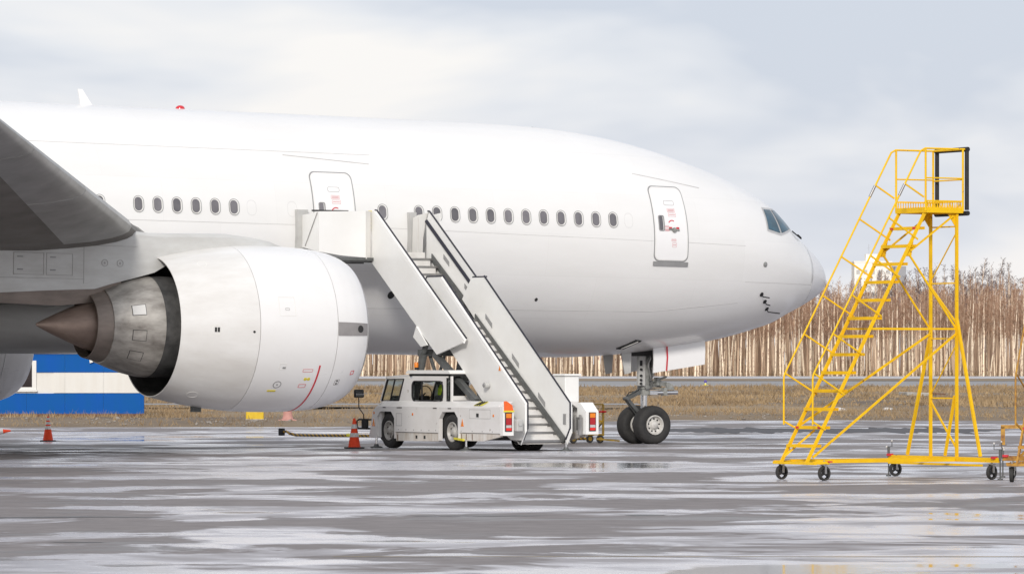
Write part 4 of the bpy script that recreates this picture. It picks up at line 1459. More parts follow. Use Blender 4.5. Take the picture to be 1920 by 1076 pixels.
# lower bodywork as separate side panels, with the wheel arches cut out
def side_prism(name, pts, u0, u1, m, parent=truck):
    return MB().prism(tp(pts, u0), Vector(T(u1, 0, 0)) - Vector(T(u0, 0, 0))).build(name, m, parent)
ARCH_F = [(5.15, .26), (5.15, .79), (5.32, .94), (5.90, .94), (6.07, .78), (6.07, .26)]
ARCH_R = [(8.42, .24), (8.42, .78), (8.58, .95), (9.20, .96), (9.37, .80), (9.37, .24)]
for (ua, ub, us_) in ((UN, UN + .10, 1), (UF, UF - .10, -1)):
    sg = 1 if us_ == 1 else -1
    lp = lambda nm, pts, m=M['truck']: side_prism(nm, pts, ua, ub, m)
    lp('front_wing', [(4.72, .26), (4.82, .53), (4.93, .95), (5.12, 1.06), (6.12, 1.06), (6.12, .26)] + [(6.07, .26), (6.07, .78), (5.90, .94), (5.32, .94), (5.15, .79), (5.15, .26)])
    lp('side_panel', [(6.135, .43), (6.135, 1.06), (8.36, 1.06), (8.36, .43)])
    side_prism('skirt', [(6.135, .20), (6.135, .42), (8.36, .42), (8.36, .22)], ua + sg * .03, ub, M['truckdirty'])
    lp('rear_wing', [(8.375, .24), (8.375, 1.06), (9.44, 1.06), (9.44, .25), (9.37, .25), (9.37, .80), (9.20, .96), (8.58, .95), (8.42, .78), (8.42, .24)])
    lp('side_panel', [(9.455, .45), (9.455, 1.06), (11.47, 1.10), (11.47, .45)])
    side_prism('skirt', [(9.455, .25), (9.455, .44), (11.44, .44), (11.44, .37), (10.6, .25)], ua + sg * .03, ub, M['truckdirty'])
# sloping shoulder and deck
def shoulder(v0, v1):
    for (ua, ub) in ((UN + .002, UN + .24), (UF - .002, UF - .24)):
        MB().prism([T(ua, v0, 1.062), T(ua, v1, 1.062), T(ub, v1, 1.225), T(ub, v0, 1.225)], Vector(T(ub, 0, 0)) - Vector(T(ua, 0, 0))).build('shoulder_panel', M['truck'], truck)
for v0, v1 in ((5.12, 6.12), (6.135, 8.36), (8.375, 9.44), (9.455, 11.28)):
    shoulder(v0, v1)
MB().prism([T(UN + .24, 5.3, 1.18), T(UF - .24, 5.3, 1.18), T(UF - .24, 9.3, 1.18), T(UN + .24, 9.3, 1.18)], (0, 0, .04)).build('deck', M['truck'], truck)
MB().prism([T(UN + .05, 4.75, .28), T(UN + .05, 4.95, 1.0), T(UN + .05, 5.3, 1.19), T(UN + .05, 5.3, .28)], Vector(T(UF - .05, 0, 0)) - Vector(T(UN + .05, 0, 0))).build('front_panel', M['truck'], truck)
mb = MB()
mb.box(VB - 10.3, VB - 4.9, -.95, .95, .30, .50)
mb.build('chassis', M['frame'], truck)
mb = MB()
for v0, v1 in ((5.05, 6.2), (8.3, 9.5)):
    mb.box(VB - v1, VB - v0, -1.14, 1.14, .50, 1.04)
mb.build('wheel_housing', M['darkgap'], truck)
# rear corner boxes with lamp clusters
for (ua, ub) in ((UN, UN + .30), (UF, UF - .36)):
    s = 1 if ub > ua else -1
    pts = [(11.48, .42), (11.48, 1.20), (11.62, 1.20), (11.90, .98), (11.90, .42)] if s < 0 else [(11.48, .40), (11.48, 1.10), (11.60, 1.10), (11.62, .98), (11.62, .40)]
    bx = side_prism('rear_corner', pts, ua, ub, M['panel'])
    vf = pts[-1][0]
    um = (ua + ub) / 2
    w_ = .075
    def lens(nm, z0, z1, m, t=.03):
        MB().box(VB - vf - t, VB - vf + .005, UC - um - w_, UC - um + w_, z0, z1).build(nm, m, bx)
    MB().box(VB - vf - .02, VB - vf + .005, UC - um - w_ - .02, UC - um + w_ + .02, .50, .96).build('lamp_housing', M['darkgap'], bx)
    lens('turn_lamp', .83, .94, M['amber'])
    lens('brake_lamp', .66, .825, M['redlens'])
    lens('reverse_lamp', .59, .655, M['clearlens'])
    lens('tail_lamp', .52, .585, M['brightred'])
    if s > 0:
        MB().prism([T(ua + .0, 11.60, 1.105), T(ub, 11.62, 1.02), T(ub, 11.66, .99), T(ua, 11.66, .99)], (0.01, 0, .03))
        q = MB()
        q.prism([T(ua + .02, 11.635, 1.01), T(ub - .02, 11.635, 1.01), T(ub - .04, 11.62, 1.14), T(ua + .10, 11.62, 1.24), T(ua + .02, 11.62, 1.24)], (-.01, 0, 0))
        fl = q.build('corner_film', M['orangefilm'], bx)
        MB().prism([T(ua + .0, 11.645, .975), T(ub - .0, 11.645, .975), T(ub, 11.645, 1.01), T(ua, 11.645, 1.01)], (-.012, 0, 0)).build('corner_film', M['yellowfilm'], bx)
        mb = MB()
        mb.cbox(VB - 11.75, VB - 11.5, UC - ub - .20, UC - ub - .02, .50, .80, .02)
        mb.tube(T(ub + .1, 11.75, .68), T(ub + .1, 11.78, .68), .05, 10)
        mb.build('hydraulic_unit', M['fairing'], truck)
    else:
        mb = MB()
        mb.tube(T(ub - .06, 11.72, .40), T(ub - .06, 11.72, .78), .06, 10)
        mb.tube(T(ub - .06, 11.72, .78), T(ub - .06, 11.72, .90), .035, 10)
        mb.box(VB - 11.78, VB - 11.6, UC - ub + .02, UC - ub + .10, .52, .84)
        mb.build('hydraulic_unit', M['steel'], truck)
# upright locker on the far side
mb = MB()
mb.cbox(VB - 11.0, VB - 10.5, UC - UF + .02, UC - UF + .42, 1.20, 1.85, .015)
mb.cbox(VB - 11.05, VB - 10.45, UC - UF - .02, UC - UF + .46, 1.85, 1.90, .01)
mb.build('locker', M['panel'], truck)
# wheels
for v in (5.66, 8.96):
    for y in (1.08, -1.08):
        t_ = wheel(truck, (VB - v, y, .455), (0, 1 if y > 0 else -1, 0), .455, .30, .245, 'tyre', 'rim', M['tyre'], M['truckrim'], 6, True)
for y in (1.0, -1.0):
    for v in (9.96,):
        pass
wheel(truck, (VB - 10.28, -.35, .31), (0, 1, 0), .31, .34, .18, 'tyre', 'rim', M['tyre'], M['truckrim'], 0, True)
wheel(truck, (VB - 9.35, -.55, .30), (0, 1, 0), .30, .30, .17, 'tyre', 'rim', M['tyre'], M['truckrim'], 0, True)
# stabiliser jacks
for (u, v) in ((-10.98, 5.0), (-10.95, 9.62), (-9.1, 11.35), (-8.6, 5.0)):
    c = T(u, v, 0)
    mb = MB()
    mb.tube((c[0], c[1], .08), (c[0], c[1], .42), .03, 10)
    jk = mb.build('stabiliser_jack', M['chrome'], truck, 40)
    MB().lathe([(0, .001), (0, .16), (.03, .16), (.05, .07), (.10, .05), (.10, .001)], (c[0], c[1], .002), (0, 0, 1), 20).build('foot', M['frame'], jk, 40)
MB().bar(T(-11.02, 9.15, .30), T(-11.10, 9.75, .27), .05, .05).build('jack_lever', M['yellowfilm'], truck)
# small marks on the flank: reflectors, warning triangles, handles, hatches
for v in (5.0, 7.05, 11.15):
    z = .90 if v < 6 else .88
    MB().lathe([(0, .001), (0, .035), (.012, .035), (.016, .001)], T(UN + .004, v, z), (0, 1, 0), 14).build('side_reflector', M['amber'], truck)
for v, z in ((4.98, .56), (9.60, .60)):
    MB().prism([T(UN - .006, v - .075, z), T(UN - .006, v + .075, z), T(UN - .006, v, z + .19)], (0, -.008, 0)).build('warning_triangle', M['amber'], truck)
for v in (7.20, 7.62):
    MB().box(VB - v - .045, VB - v + .045, UC - UN - .05, UC - UN - .024, .27, .35).build('skirt_slot', M['darkgap'], truck)
MB().box(VB - 10.42, VB - 10.31, UC - UN - .01, UC - UN + .012, .84, .93).build('flank_socket', M['darkgap'], truck)
for v, wd in ((5.55, .14), (6.35, .26), (8.2, .18), (8.95, .16)):
    MB().box(VB - v - wd / 2, VB - v + wd / 2, UC - UN - .01, UC - UN + .008, 1.030, 1.052).build('grab_slot', M['darkgap'], truck)
def flank_frame(v0, v1, z0, z1, t=.012):
    mb = MB()
    for (a, b, c, d) in ((v0, v1, z0, z0 + t), (v0, v1, z1 - t, z1), (v0, v0 + t, z0 + t, z1 - t), (v1 - t, v1, z0 + t, z1 - t)):
        mb.box(VB - b, VB - a, UC - UN - .01, UC - UN + .003, c, d)
    mb.build('hatch', M['seam'], truck)
flank_frame(6.18, 6.48, .58, .90)
flank_frame(9.95, 11.0, .80, 1.03, .010)
mb = MB()
for v in (6.3, 6.7, 7.1, 7.5, 7.9, 8.25, 9.55, 10.1, 10.6, 11.1):
    mb.box(VB - v - .012, VB - v + .012, UC - UN - .01, UC - UN + .006, .475, .50)
tag(mb.build('rivets', M['gasket'], truck), kind='stuff')
mb = MB()
for v, z0 in ((6.2, .21), (9.52, .27), (9.75, .27), (10.05, .27)):
    mb.box(VB - v - .014, VB - v + .014, UC - UN - .045, UC - UN - .024, z0, z0 + .15)
tag(mb.build('rust_runs', M['rust'], truck), kind='stuff')
mb = MB()
q = [T(UN + .075, 10.05, 1.115), T(UN + .075, 10.45, 1.115), T(UN + .21, 10.55, 1.21), T(UN + .21, 10.15, 1.21)]
mb.prism([Vector(p) + Vector((0, .006, .006)) for p in q], (0, .006, .006))
yf = mb.build('hazard_film', M['yellowfilm'], truck)
mb = MB()
for k in (.15, .4, .68):
    a = Vector(q[0]).lerp(Vector(q[1]), k)
    b = Vector(q[3]).lerp(Vector(q[2]), k + .22)
    mb.bar(a + Vector((0, .015, .014)), b + Vector((0, .015, .014)), .045, .004, (0, .7, .7))
mb.build('hazard_stripe', M['black'], yf)

# cab
CN, CF = -10.83, -9.85
cz0, cz1 = 1.19, 1.84
# pillars and panels leave the window openings open
def cab_side(u, t):
    mb = MB()
    def pr(pts):
        mb.prism(tp(pts, u), Vector(T(u + t, 0, 0)) - Vector(T(u, 0, 0)))
    pr([(4.90, cz0), (5.24, 1.80), (5.30, 1.80), (4.98, cz0)])
    pr([(5.24, 1.755), (5.24, 1.80), (6.42, 1.84), (6.42, 1.78), (6.22, 1.775)])
    pr([(5.93, cz0), (6.22, 1.776), (6.63, 1.78), (6.63, 1.70), (6.63, cz0)])
    pr([(6.631, 1.71), (6.631, 1.84), (8.21, 1.84), (8.21, 1.71)])
    pr([(8.211, cz0), (8.211, 1.84), (8.42, 1.84), (8.42, cz0)])
    pr([(8.60, cz0), (8.60, 1.84), (8.66, 1.84), (8.66, cz0)])
    return mb
cab = cab_side(CN, .05).build('cab', M['truck'], truck)
cab_side(CF, .05).build('cab_far_side', M['truck'], truck)
w_ = Vector(T(CF, 0, 0)) - Vector(T(CN + .05, 0, 0))
MB().prism([T(CN + .05, 8.60, 1.24), T(CN + .05, 8.64, 1.24), T(CN + .05, 8.64, 1.35), T(CN + .05, 8.60, 1.35)], w_).build('cab_rear_wall', M['truck'], cab)
MB().prism(tp([(5.24, 1.805), (6.42, 1.845), (6.42, 1.88), (5.24, 1.83)], CN), Vector(T(CF + .05, 0, 0)) - Vector(T(CN, 0, 0))).build('hood_roof', M['truck'], cab)
MB().prism(tp([(6.34, 1.93), (6.44, 1.99), (8.52, 1.99), (8.62, 1.93), (8.62, 1.90), (6.34, 1.90)], CN - .03), Vector(T(CF + .08, 0, 0)) - Vector(T(CN - .03, 0, 0))).build('roof', M['panel'], cab)
MB().prism(tp([(6.42, 1.842), (8.60, 1.842), (8.60, 1.899), (6.42, 1.899)], CN + .03), Vector(T(CF, 0, 0)) - Vector(T(CN + .03, 0, 0))).build('roof_gap', M['darkgap'], cab)
# window frames and panes
def win_ring(pts, u, wdt, m, name):
    cu = sum(p[0] for p in pts) / len(pts)
    cz = sum(p[1] for p in pts) / len(pts)
    mb = MB()
    n = len(pts)
    a = tp(pts, u - .012)
    b = []
    for p in pts:
        dx, dz = p[0] - cu, p[1] - cz
        L = math.hypot(dx, dz)
        b.append((p[0] - dx / L * wdt, p[1] - dz / L * wdt))
    mb.loft([tp(pts, u + .03), a, tp(b, u - .012), tp(b, u + .03)], True)
    return mb.build(name, m, cab)
def round_poly(v0, v1, z0, z1, r):
    return [(x, z) for x, z in rr_outline(v0, v1, z0, z1, r, 5)]
W1 = round_poly(6.60, 8.24, 1.20, 1.725, .16)
W2 = [(4.99, 1.20), (5.295, 1.765), (6.20, 1.775), (5.92, 1.20)]
W3 = [(8.42, 1.22), (8.42, 1.80), (8.60, 1.80), (8.60, 1.22)]
for pts, nm in ((W1, 'side_window_frame'), (W2, 'quarter_window_frame'), (W3, 'rear_window_frame')):
    win_ring(pts, CN, .045, M['black'], nm)
for pts in (W1, W2, W3):
    MB().prism(tp(pts, CN + .018), (0, -.006, 0)).build('window', M['glassdark'], cab)
MB().bar(T(CN + .0, 5.46, 1.20), T(CN + .0, 5.72, 1.77), .03, .03).build('window_divider', M['black'], cab)
MB().bar(T(CN + .0, 7.15, 1.21), T(CN + .0, 7.12, 1.71), .03, .035).build('window_divider', M['black'], cab)
MB().prism([T(CN + .06, 4.95, 1.21), T(CF - .02, 4.95, 1.21), T(CF - .02, 5.25, 1.78), T(CN + .06, 5.25, 1.78)], (.01, 0, .004)).build('windscreen', M['glassdark'], cab)
mb = MB()
mb.cbox(VB - 7.9, VB - 7.45, UC - CF + .12, UC - CN - .18, 1.20, 1.36, .03)
mb.prism([T(CN + .2, 7.75, 1.36), T(CN + .2, 7.95, 1.70), T(CN + .2, 8.02, 1.70), T(CN + .2, 7.88, 1.36)], Vector(T(CF - .1, 0, 0)) - Vector(T(CN + .2, 0, 0)))
mb.build('seat', M['cabin'], cab)
MB().cbox(VB - 6.0, VB - 5.3, UC - CF + .1, UC - CN - .1, 1.20, 1.34, .03).build('dashboard', M['cabin'], cab)
mb = MB()
mb.path([T(-10.3, 6.0, 1.25), T(-10.3, 6.35, 1.40)], .02, 8)
q0 = Vector(T(-10.3, 6.38, 1.42))
mb.path([q0 + Vector((.10 * math.cos(a) * .5, .17 * math.sin(a), .17 * math.cos(a))) for a in [2 * PI * k / 16 for k in range(17)]], .012, 6)
mb.build('steering_wheel', M['black'], cab)
mb = MB()
mb.tube(T(CN + .12, 6.62, 2.0), T(CN + .12, 6.62, 2.06), .045, 12)
bq = mb.build('beacon_base', M['black'], cab, 40)
MB().lathe([(0, .055), (.10, .055), (.13, .045), (.135, .001)], T(CN + .12, 6.62, 2.06), (0, 0, 1), 16).build('beacon', M['amber'], cab, 40)
# mirror on its bent arm, front guard
mb = MB()
mb.path([T(-11.0, 4.80, .72), T(-11.0, 4.10, .72), T(-11.0, 3.98, .68), T(-11.0, 3.98, .54), T(-11.0, 4.05, .49), T(-11.0, 4.80, .49)], .022, 8)
mb.box(VB - 4.55, VB - 4.28, UC + 10.97, UC + 11.03, .49, .73)
mb.path([T(-11.0, 4.35, .72), T(-11.0, 4.34, .85), T(-11.02, 4.12, 1.02), T(-11.02, 4.11, 1.30)], .014, 8)
arm = mb.build('mirror_arm', M['black'], truck, 40)
mb = MB()
mb.cbox(VB - 4.15, VB - 4.07, UC + 10.88, UC + 11.15, 1.28, 1.49, .02)
mb.build('mirror_shell', M['black'], arm)
mb = MB()
mb.prism([(VB - 4.19, UC + 10.90, 1.30), (VB - 4.19, UC + 11.13, 1.30), (VB - 4.155, UC + 11.13, 1.47), (VB - 4.155, UC + 10.90, 1.47)], (.01, 0, 0))
mb.build('mirror_glass', M['mirror'], arm)

# stair flights
LOW = [(6.66, 4.34), (7.34, 4.34), (11.60, 1.17), (11.60, .56), (11.38, .28), (10.93, .28), (10.6, .42), (9.48, 1.24), (6.18, 3.80)]
UPP = [(3.30, 6.07), (4.19, 6.07), (8.92, 2.74), (8.86, 2.68), (7.52, 2.38), (4.04, 4.78), (3.30, 4.78)]
UPN = [(4.02, 6.07), (4.20, 6.07), (8.92, 2.74), (8.86, 2.68), (7.52, 2.38), (4.04, 4.78)]
def flight(name, poly, un, uf, m, t=.05):
    # two side panels, each with a bright top flange and black rubber edging
    fl = None
    for (u, s) in ((un, 1), (uf, -1)):
        o = MB().prism(tp(poly, u), Vector(T(u + s * t, 0, 0)) - Vector(T(u, 0, 0))).build(name if fl is None else 'side_panel', m, truck if fl is None else fl)
        if fl is None:
            fl = o
    return fl
low = flight('lower_stair_flight', LOW, -10.42, -9.08, M['panel'])
def rail_edge(parent, pts, u, s, fw=.10, r=.022):
    # canted flange along the rail and the edging on top of it
    rows = []
    a = [T(u, v, z) for v, z in pts]
    n = len(a)
    for i, (v, z) in enumerate(pts):
        rows.append([T(u - .004 * s, v, z - .10), T(u + .06 * s, v + .012, z + .015), T(u + .075 * s, v + .01, z + .005), T(u + .011 * s, v, z - .11)])
    MB().loft(rows, True, True).build('rail_flange', M['panel'], parent)
    MB().path([T(u + .068 * s, v + .015, z + .018) for v, z in pts], r, 8).build('rail_edging', M['edge'], parent, 40)
rail_edge(low, [(7.34, 4.36), (11.61, 1.18), (11.61, .56), (11.40, .27)], -10.42, 1)
rail_edge(low, [(7.34, 4.36), (11.61, 1.18), (11.61, .56), (11.40, .27)], -9.08, -1)
for u in (-10.42, -9.08):
    MB().path([T(u, 6.15, 3.80), T(u, 6.66, 4.36), T(u, 7.36, 4.36)], .02, 8).build('rail_edging', M['edge'], low, 40)
up = flight('upper_stair_flight', UPN, -10.62, -8.93, M['panel'])
rail_edge(up, [(4.12, 6.09), (4.22, 6.08), (8.92, 2.76)], -10.62, 1)
rail_edge(up, [(4.12, 6.09), (4.22, 6.08), (8.92, 2.76)], -8.93, -1)
MB().path([T(-8.99, 4.05, 5.85), T(-8.99, 6.35, 4.23)], .05, 8).build('inner_edging', M['edge'], up, 40)
MB().path([T(-8.98, 4.13, 6.06), T(-8.98, 4.0, 5.8), T(-8.98, 3.80, 5.35)], .012, 6).build('inner_seam', M['gasket'], up)
# light slots in the far side panels
def slots(parent, u, s, vs_, slope, ln, zb):
    for v in vs_:
        z = zb(v)
        d = Vector((1, slope)).normalized()
        q = [(v, z), (v + d.x * ln, z - d.y * ln), (v + d.x * ln, z - d.y * ln - .125), (v, z - .125)]
        MB().prism(tp(q, u), (0, .012 * s, 0)).build('light_slot', M['slot'], parent)
slots(low, -9.13, 1, (7.4, 8.75, 10.05), .744, .42, lambda v: 3.42 - .744 * (v - 7.4))
slots(up, -8.98, 1, (4.95, 6.05), .70, .36, lambda v: 4.98 - .70 * (v - 4.95))
# treads with risers and stringers
def treads(parent, n, v0, z0, dv, dz, un, uf):
    for i in range(n):
        v, z = v0 - dv * i, z0 + dz * i
        t_ = MB().prism([T(un, v, z), T(uf, v, z), T(uf, v - .29, z), T(un, v - .29, z)], (0, 0, -.032)).build('tread', M['tread'], parent)
        MB().box(VB - v - .012, VB - v + .0, UC - uf, UC - un, z - .055, z + .003).build('nosing', M['steel'], parent)
        MB().prism([T(un, v - .27, z + .001), T(uf - .10, v - .27, z + .001), T(uf - .10, v - .285, z + dz - .034), T(un, v - .285, z + dz - .034)], (.006, 0, 0)).build('riser', M['riser'], parent)
treads(low, 16, 11.24, .28, .2815, .2, -10.36, -9.14)
treads(up, 10, 4.42 + 9 * .289, 4.87 - 9 * .2, .289, .2, -10.56, -8.99)
def stringer(parent, u, pts):
    MB().prism(tp(pts, u), (0, .03, 0)).build('stringer', M['frame'], parent)
stringer(low, -9.14, [(11.40, .34), (11.30, .20), (6.9, 3.27), (6.9, 3.42)])
stringer(low, -10.37, [(11.40, .34), (11.30, .20), (6.9, 3.27), (6.9, 3.42)])
stringer(up, -8.985, [(7.2, 3.10), (7.1, 2.9), (4.35, 4.80), (4.35, 5.0)])
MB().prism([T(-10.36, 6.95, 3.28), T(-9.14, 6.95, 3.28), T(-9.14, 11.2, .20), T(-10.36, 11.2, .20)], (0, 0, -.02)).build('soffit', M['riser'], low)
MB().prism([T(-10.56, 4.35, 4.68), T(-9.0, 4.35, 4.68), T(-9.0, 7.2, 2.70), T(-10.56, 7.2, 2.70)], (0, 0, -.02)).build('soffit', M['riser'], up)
# yellow and black post at the top of the near panel
MB().box(VB - 4.03, VB - 3.99, UC + 10.60, UC + 10.67, 5.57, 6.10).build('striped_post', M['hazard'], up)
# triangular gusset under the upper flight
side_prism('gusset', [(6.52, 3.10), (6.36, 2.83), (6.77, 2.58), (7.09, 2.62)], -10.66, -10.62, M['panel'], up)
MB().box(VB - 7.62, VB - 7.50, UC + 9.0, UC + 10.58, 2.36, 2.46).build('end_bar', M['frame'], up)
mb = MB()
mb.tube(T(-10.45, 9.85, 1.62), T(-10.57, 9.85, 1.62), .075, 14)
mb.build('rubber_buffer', M['fairing'], low, 40)
MB().tube(T(-10.57, 9.85, 1.62), T(-10.60, 9.85, 1.62), .04, 12).build('buffer_core', M['gasket'], low)
MB().prism(tp([(10.32, 1.98), (10.42, 1.98), (10.37, 2.10)], -10.425), (0, .008, 0)).build('warning_triangle', M['amber'], low)
MB().box(VB - 11.40, VB - 11.28, UC + 9.12, UC + 9.15, .66, .92).build('control_box', M['gasket'], low)
# platform against the door
plat = MB()
plat.prism([T(-12.20, 3.45, 4.80), T(-12.20, 4.18, 4.80), T(-10.62, 4.18, 4.80), T(-8.93, 4.35, 4.80), T(-8.93, 3.25, 4.80)], (0, 0, .08))
plat = plat.build('platform', M['frame'], truck)
mb = MB()
mb.prism([T(-12.22, 4.20, 5.02), T(-11.6, 4.20, 4.93), T(-10.86, 4.20, 4.88), T(-10.86, 4.20, 6.08), T(-12.22, 4.20, 6.05)], (.04, 0, 0))
mb.build('front_panel', M['panel'], plat)
mb = MB()
mb.prism([T(-10.855, 4.20, 4.85), T(-10.66, 4.10, 4.84), T(-10.66, 4.10, 6.09), T(-10.855, 4.20, 6.08)], (.04, 0, 0))
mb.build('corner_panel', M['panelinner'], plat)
mb = MB()
mb.prism(tp([(4.16, 5.02), (3.28, 5.15), (3.28, 5.98), (4.16, 6.04)], -12.22), (0, -.03, 0))
mb.build('side_panel', M['panel'], plat)
MB().bar(T(-12.23, 4.12, 6.02), T(-12.23, 3.45, 5.18), .02, .02).build('panel_seam', M['seam'], plat)
MB().box(VB - 3.28, VB - 3.13, UC + 12.05, UC + 12.36, 4.95, 6.12).build('door_bumper', M['fairing'], plat)
MB().box(VB - 3.28, VB - 3.13, UC + 8.86, UC + 9.06, 5.0, 6.10).build('door_bumper', M['fairing'], plat)
MB().prism(tp([(3.20, 4.84), (3.20, 5.98), (4.10, 6.06), (4.10, 4.84)], -8.60), (0, .03, 0)).build('side_panel', M['panel'], plat)
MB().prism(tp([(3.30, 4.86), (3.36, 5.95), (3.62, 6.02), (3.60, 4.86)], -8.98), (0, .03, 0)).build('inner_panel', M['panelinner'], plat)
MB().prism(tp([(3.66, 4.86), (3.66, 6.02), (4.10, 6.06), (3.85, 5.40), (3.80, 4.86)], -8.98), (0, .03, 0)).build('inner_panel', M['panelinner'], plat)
MB().bar(T(-8.96, 3.64, 5.2), T(-8.96, 3.64, 5.95), .03, .03).build('panel_gap', M['black'], plat)
MB().bar(T(-11.95, 3.3, 6.10), T(-10.9, 3.3, 6.10), .05, .04).build('door_threshold', M['black'], plat)
mb = MB()
mb.bar(T(-11.7, 4.10, 4.78), T(-10.62, 4.05, 4.78), .06, .05)
mb.bar(T(-11.7, 3.6, 4.77), T(-10.62, 3.6, 4.77), .10, .07)
mb.build('platform_beam', M['frame'], plat)

# lifting frame
mb = MB()
mb.bar(T(-10.55, 6.50, 2.43), T(-9.0, 6.40, 2.43), .18, .17)
lf = mb.build('lifting_frame', M['frame'], truck)
def strut(p, q, w, m='frame', name='strut', round_=True):
    mb = MB()
    if round_:
        mb.tube(p, q, w, 12)
    else:
        mb.bar(p, q, w * 2, w * 2)
    mb.build(name, M[m], lf, 40)
strut(T(-10.50, 6.62, 2.40), T(-10.50, 6.15, 1.20), .10)
strut(T(-10.50, 6.85, 2.75), T(-10.50, 6.60, 2.40), .07)
strut(T(-9.05, 6.25, 2.40), T(-9.05, 5.75, 1.20), .13, round_=False)
strut(T(-10.52, 7.25, 2.40), T(-10.52, 9.38, 1.22), .07, round_=False)
strut(T(-10.2, 6.4, 2.40), T(-10.2, 7.15, 1.20), .045)
strut(T(-9.6, 6.1, 2.35), T(-9.9, 5.95, 1.20), .04)
strut(T(-9.06, 7.0, 2.40), T(-9.06, 9.2, 1.22), .07, round_=False)
mb = MB()
mb.tube(T(-10.50, 6.36, 1.70), T(-10.50, 6.30, 1.60), .125, 12)
mb.build('collar', M['frame'], lf, 40)

# hi-vis vest hanging in the cab
vp = Vector(W(-10.52, 7.62, 0))
vest = empty('safety_vest', (vp.x, vp.y, GT + 1.27), (0, 0, TH + PI / 2))
vest.scale = (.75, .75, .9)
tag(vest, 'yellow-green hi-vis vest hanging inside the stairs truck cab', 'vest')
mb = MB()
rows = []
for i in range(9):
    t = i / 8
    hw = .20 + .05 * math.sin(t * 3) - (.07 if t > .9 else 0)
    rows.append([(x * hw, .03 * math.sin(x * 5 + i) + y, .40 * t) for x, y in ((-1, 0), (-.6, -.04), (-.15, -.05), (.15, -.05), (.6, -.04), (1, 0), (.6, .05), (-.6, .05))])
mb.loft(rows, True, True)
mb.build('vest_body', M['hivis'], vest, 40)
for z in (.10, .2):
    MB().box(-.23, .23, -.085, -.07, z, z + .035).build('reflective_band', M['coneband'], vest)

# ------------------------------------------------------------------ yellow maintenance ladder  (local a = climbing direction, -y = w towards the camera side)
def caster(parent, a, w_, r=.135, yaw=0.0):
    c = Vector((a, -w_, r))
    ax = Vector((math.sin(yaw), -math.cos(yaw), 0))
    t_ = MB().lathe([(-.03, r * .74), (-.034, r * .97), (-.02, r), (.02, r), (.034, r * .97), (.03, r * .74)], c, ax, 28).build('caster_wheel', M['tyre'], parent, 40)
    mb = MB()
    for k in range(3):
        an = R(90 + 120 * k)
        e2 = ax.cross(Vector((0, 0, 1)))
        d = Vector((0, 0, 1)) * math.sin(an) + e2 * math.cos(an)
        mb.bar(c, c + d * r * .78, .035, .03, ax)
    mb.tube(c - ax * .035, c + ax * .035, .028, 10)
    mb.build('spokes', M['black'], t_)
    mb = MB()
    for s in (-1, 1):
        mb.bar(c + ax * .046 * s + Vector((0, 0, -.01)), c + ax * .046 * s + Vector((0, 0, r + .02)), .008, .045, (1, 0, 0))
    mb.box(a - .05, a + .05, -w_ - .05, -w_ + .05, r * 2 + .01, r * 2 + .03)
    mb.tube(c + Vector((0, 0, r + .02)), c + Vector((0, 0, r + .10)), .02, 8)
    mb.build('caster_fork', M['steel'], t_)
def screw_jack(parent, a, w_, crank=0.0):
    mb = MB()
    mb.tube((a, -w_, .02), (a, -w_, .36), .014, 8)
    mb.tube((a, -w_, .36), (a, -w_, .56), .026, 8)
    mb.tube((a, -w_, 0.0), (a, -w_, .025), .05, 12)
    j = mb.build('screw_jack', M['frame'], parent, 40)
    d = Vector((math.cos(crank), math.sin(crank), 0)) * .14
    p = Vector((a, -w_, .56))
    mb = MB()
    mb.path([p - d * .6, p, p + d, p + d + Vector((0, 0, .10))], .009, 6)
    mb.build('crank', M['frame'], j)
    for q in (p - d * .6, p + d + Vector((0, 0, .11))):
        MB().lathe([(-.02, .001), (-.014, .014), (0, .02), (.014, .014), (.02, .001)], q, (0, 0, 1), 8).build('knob', M['coneband'], j, 60)

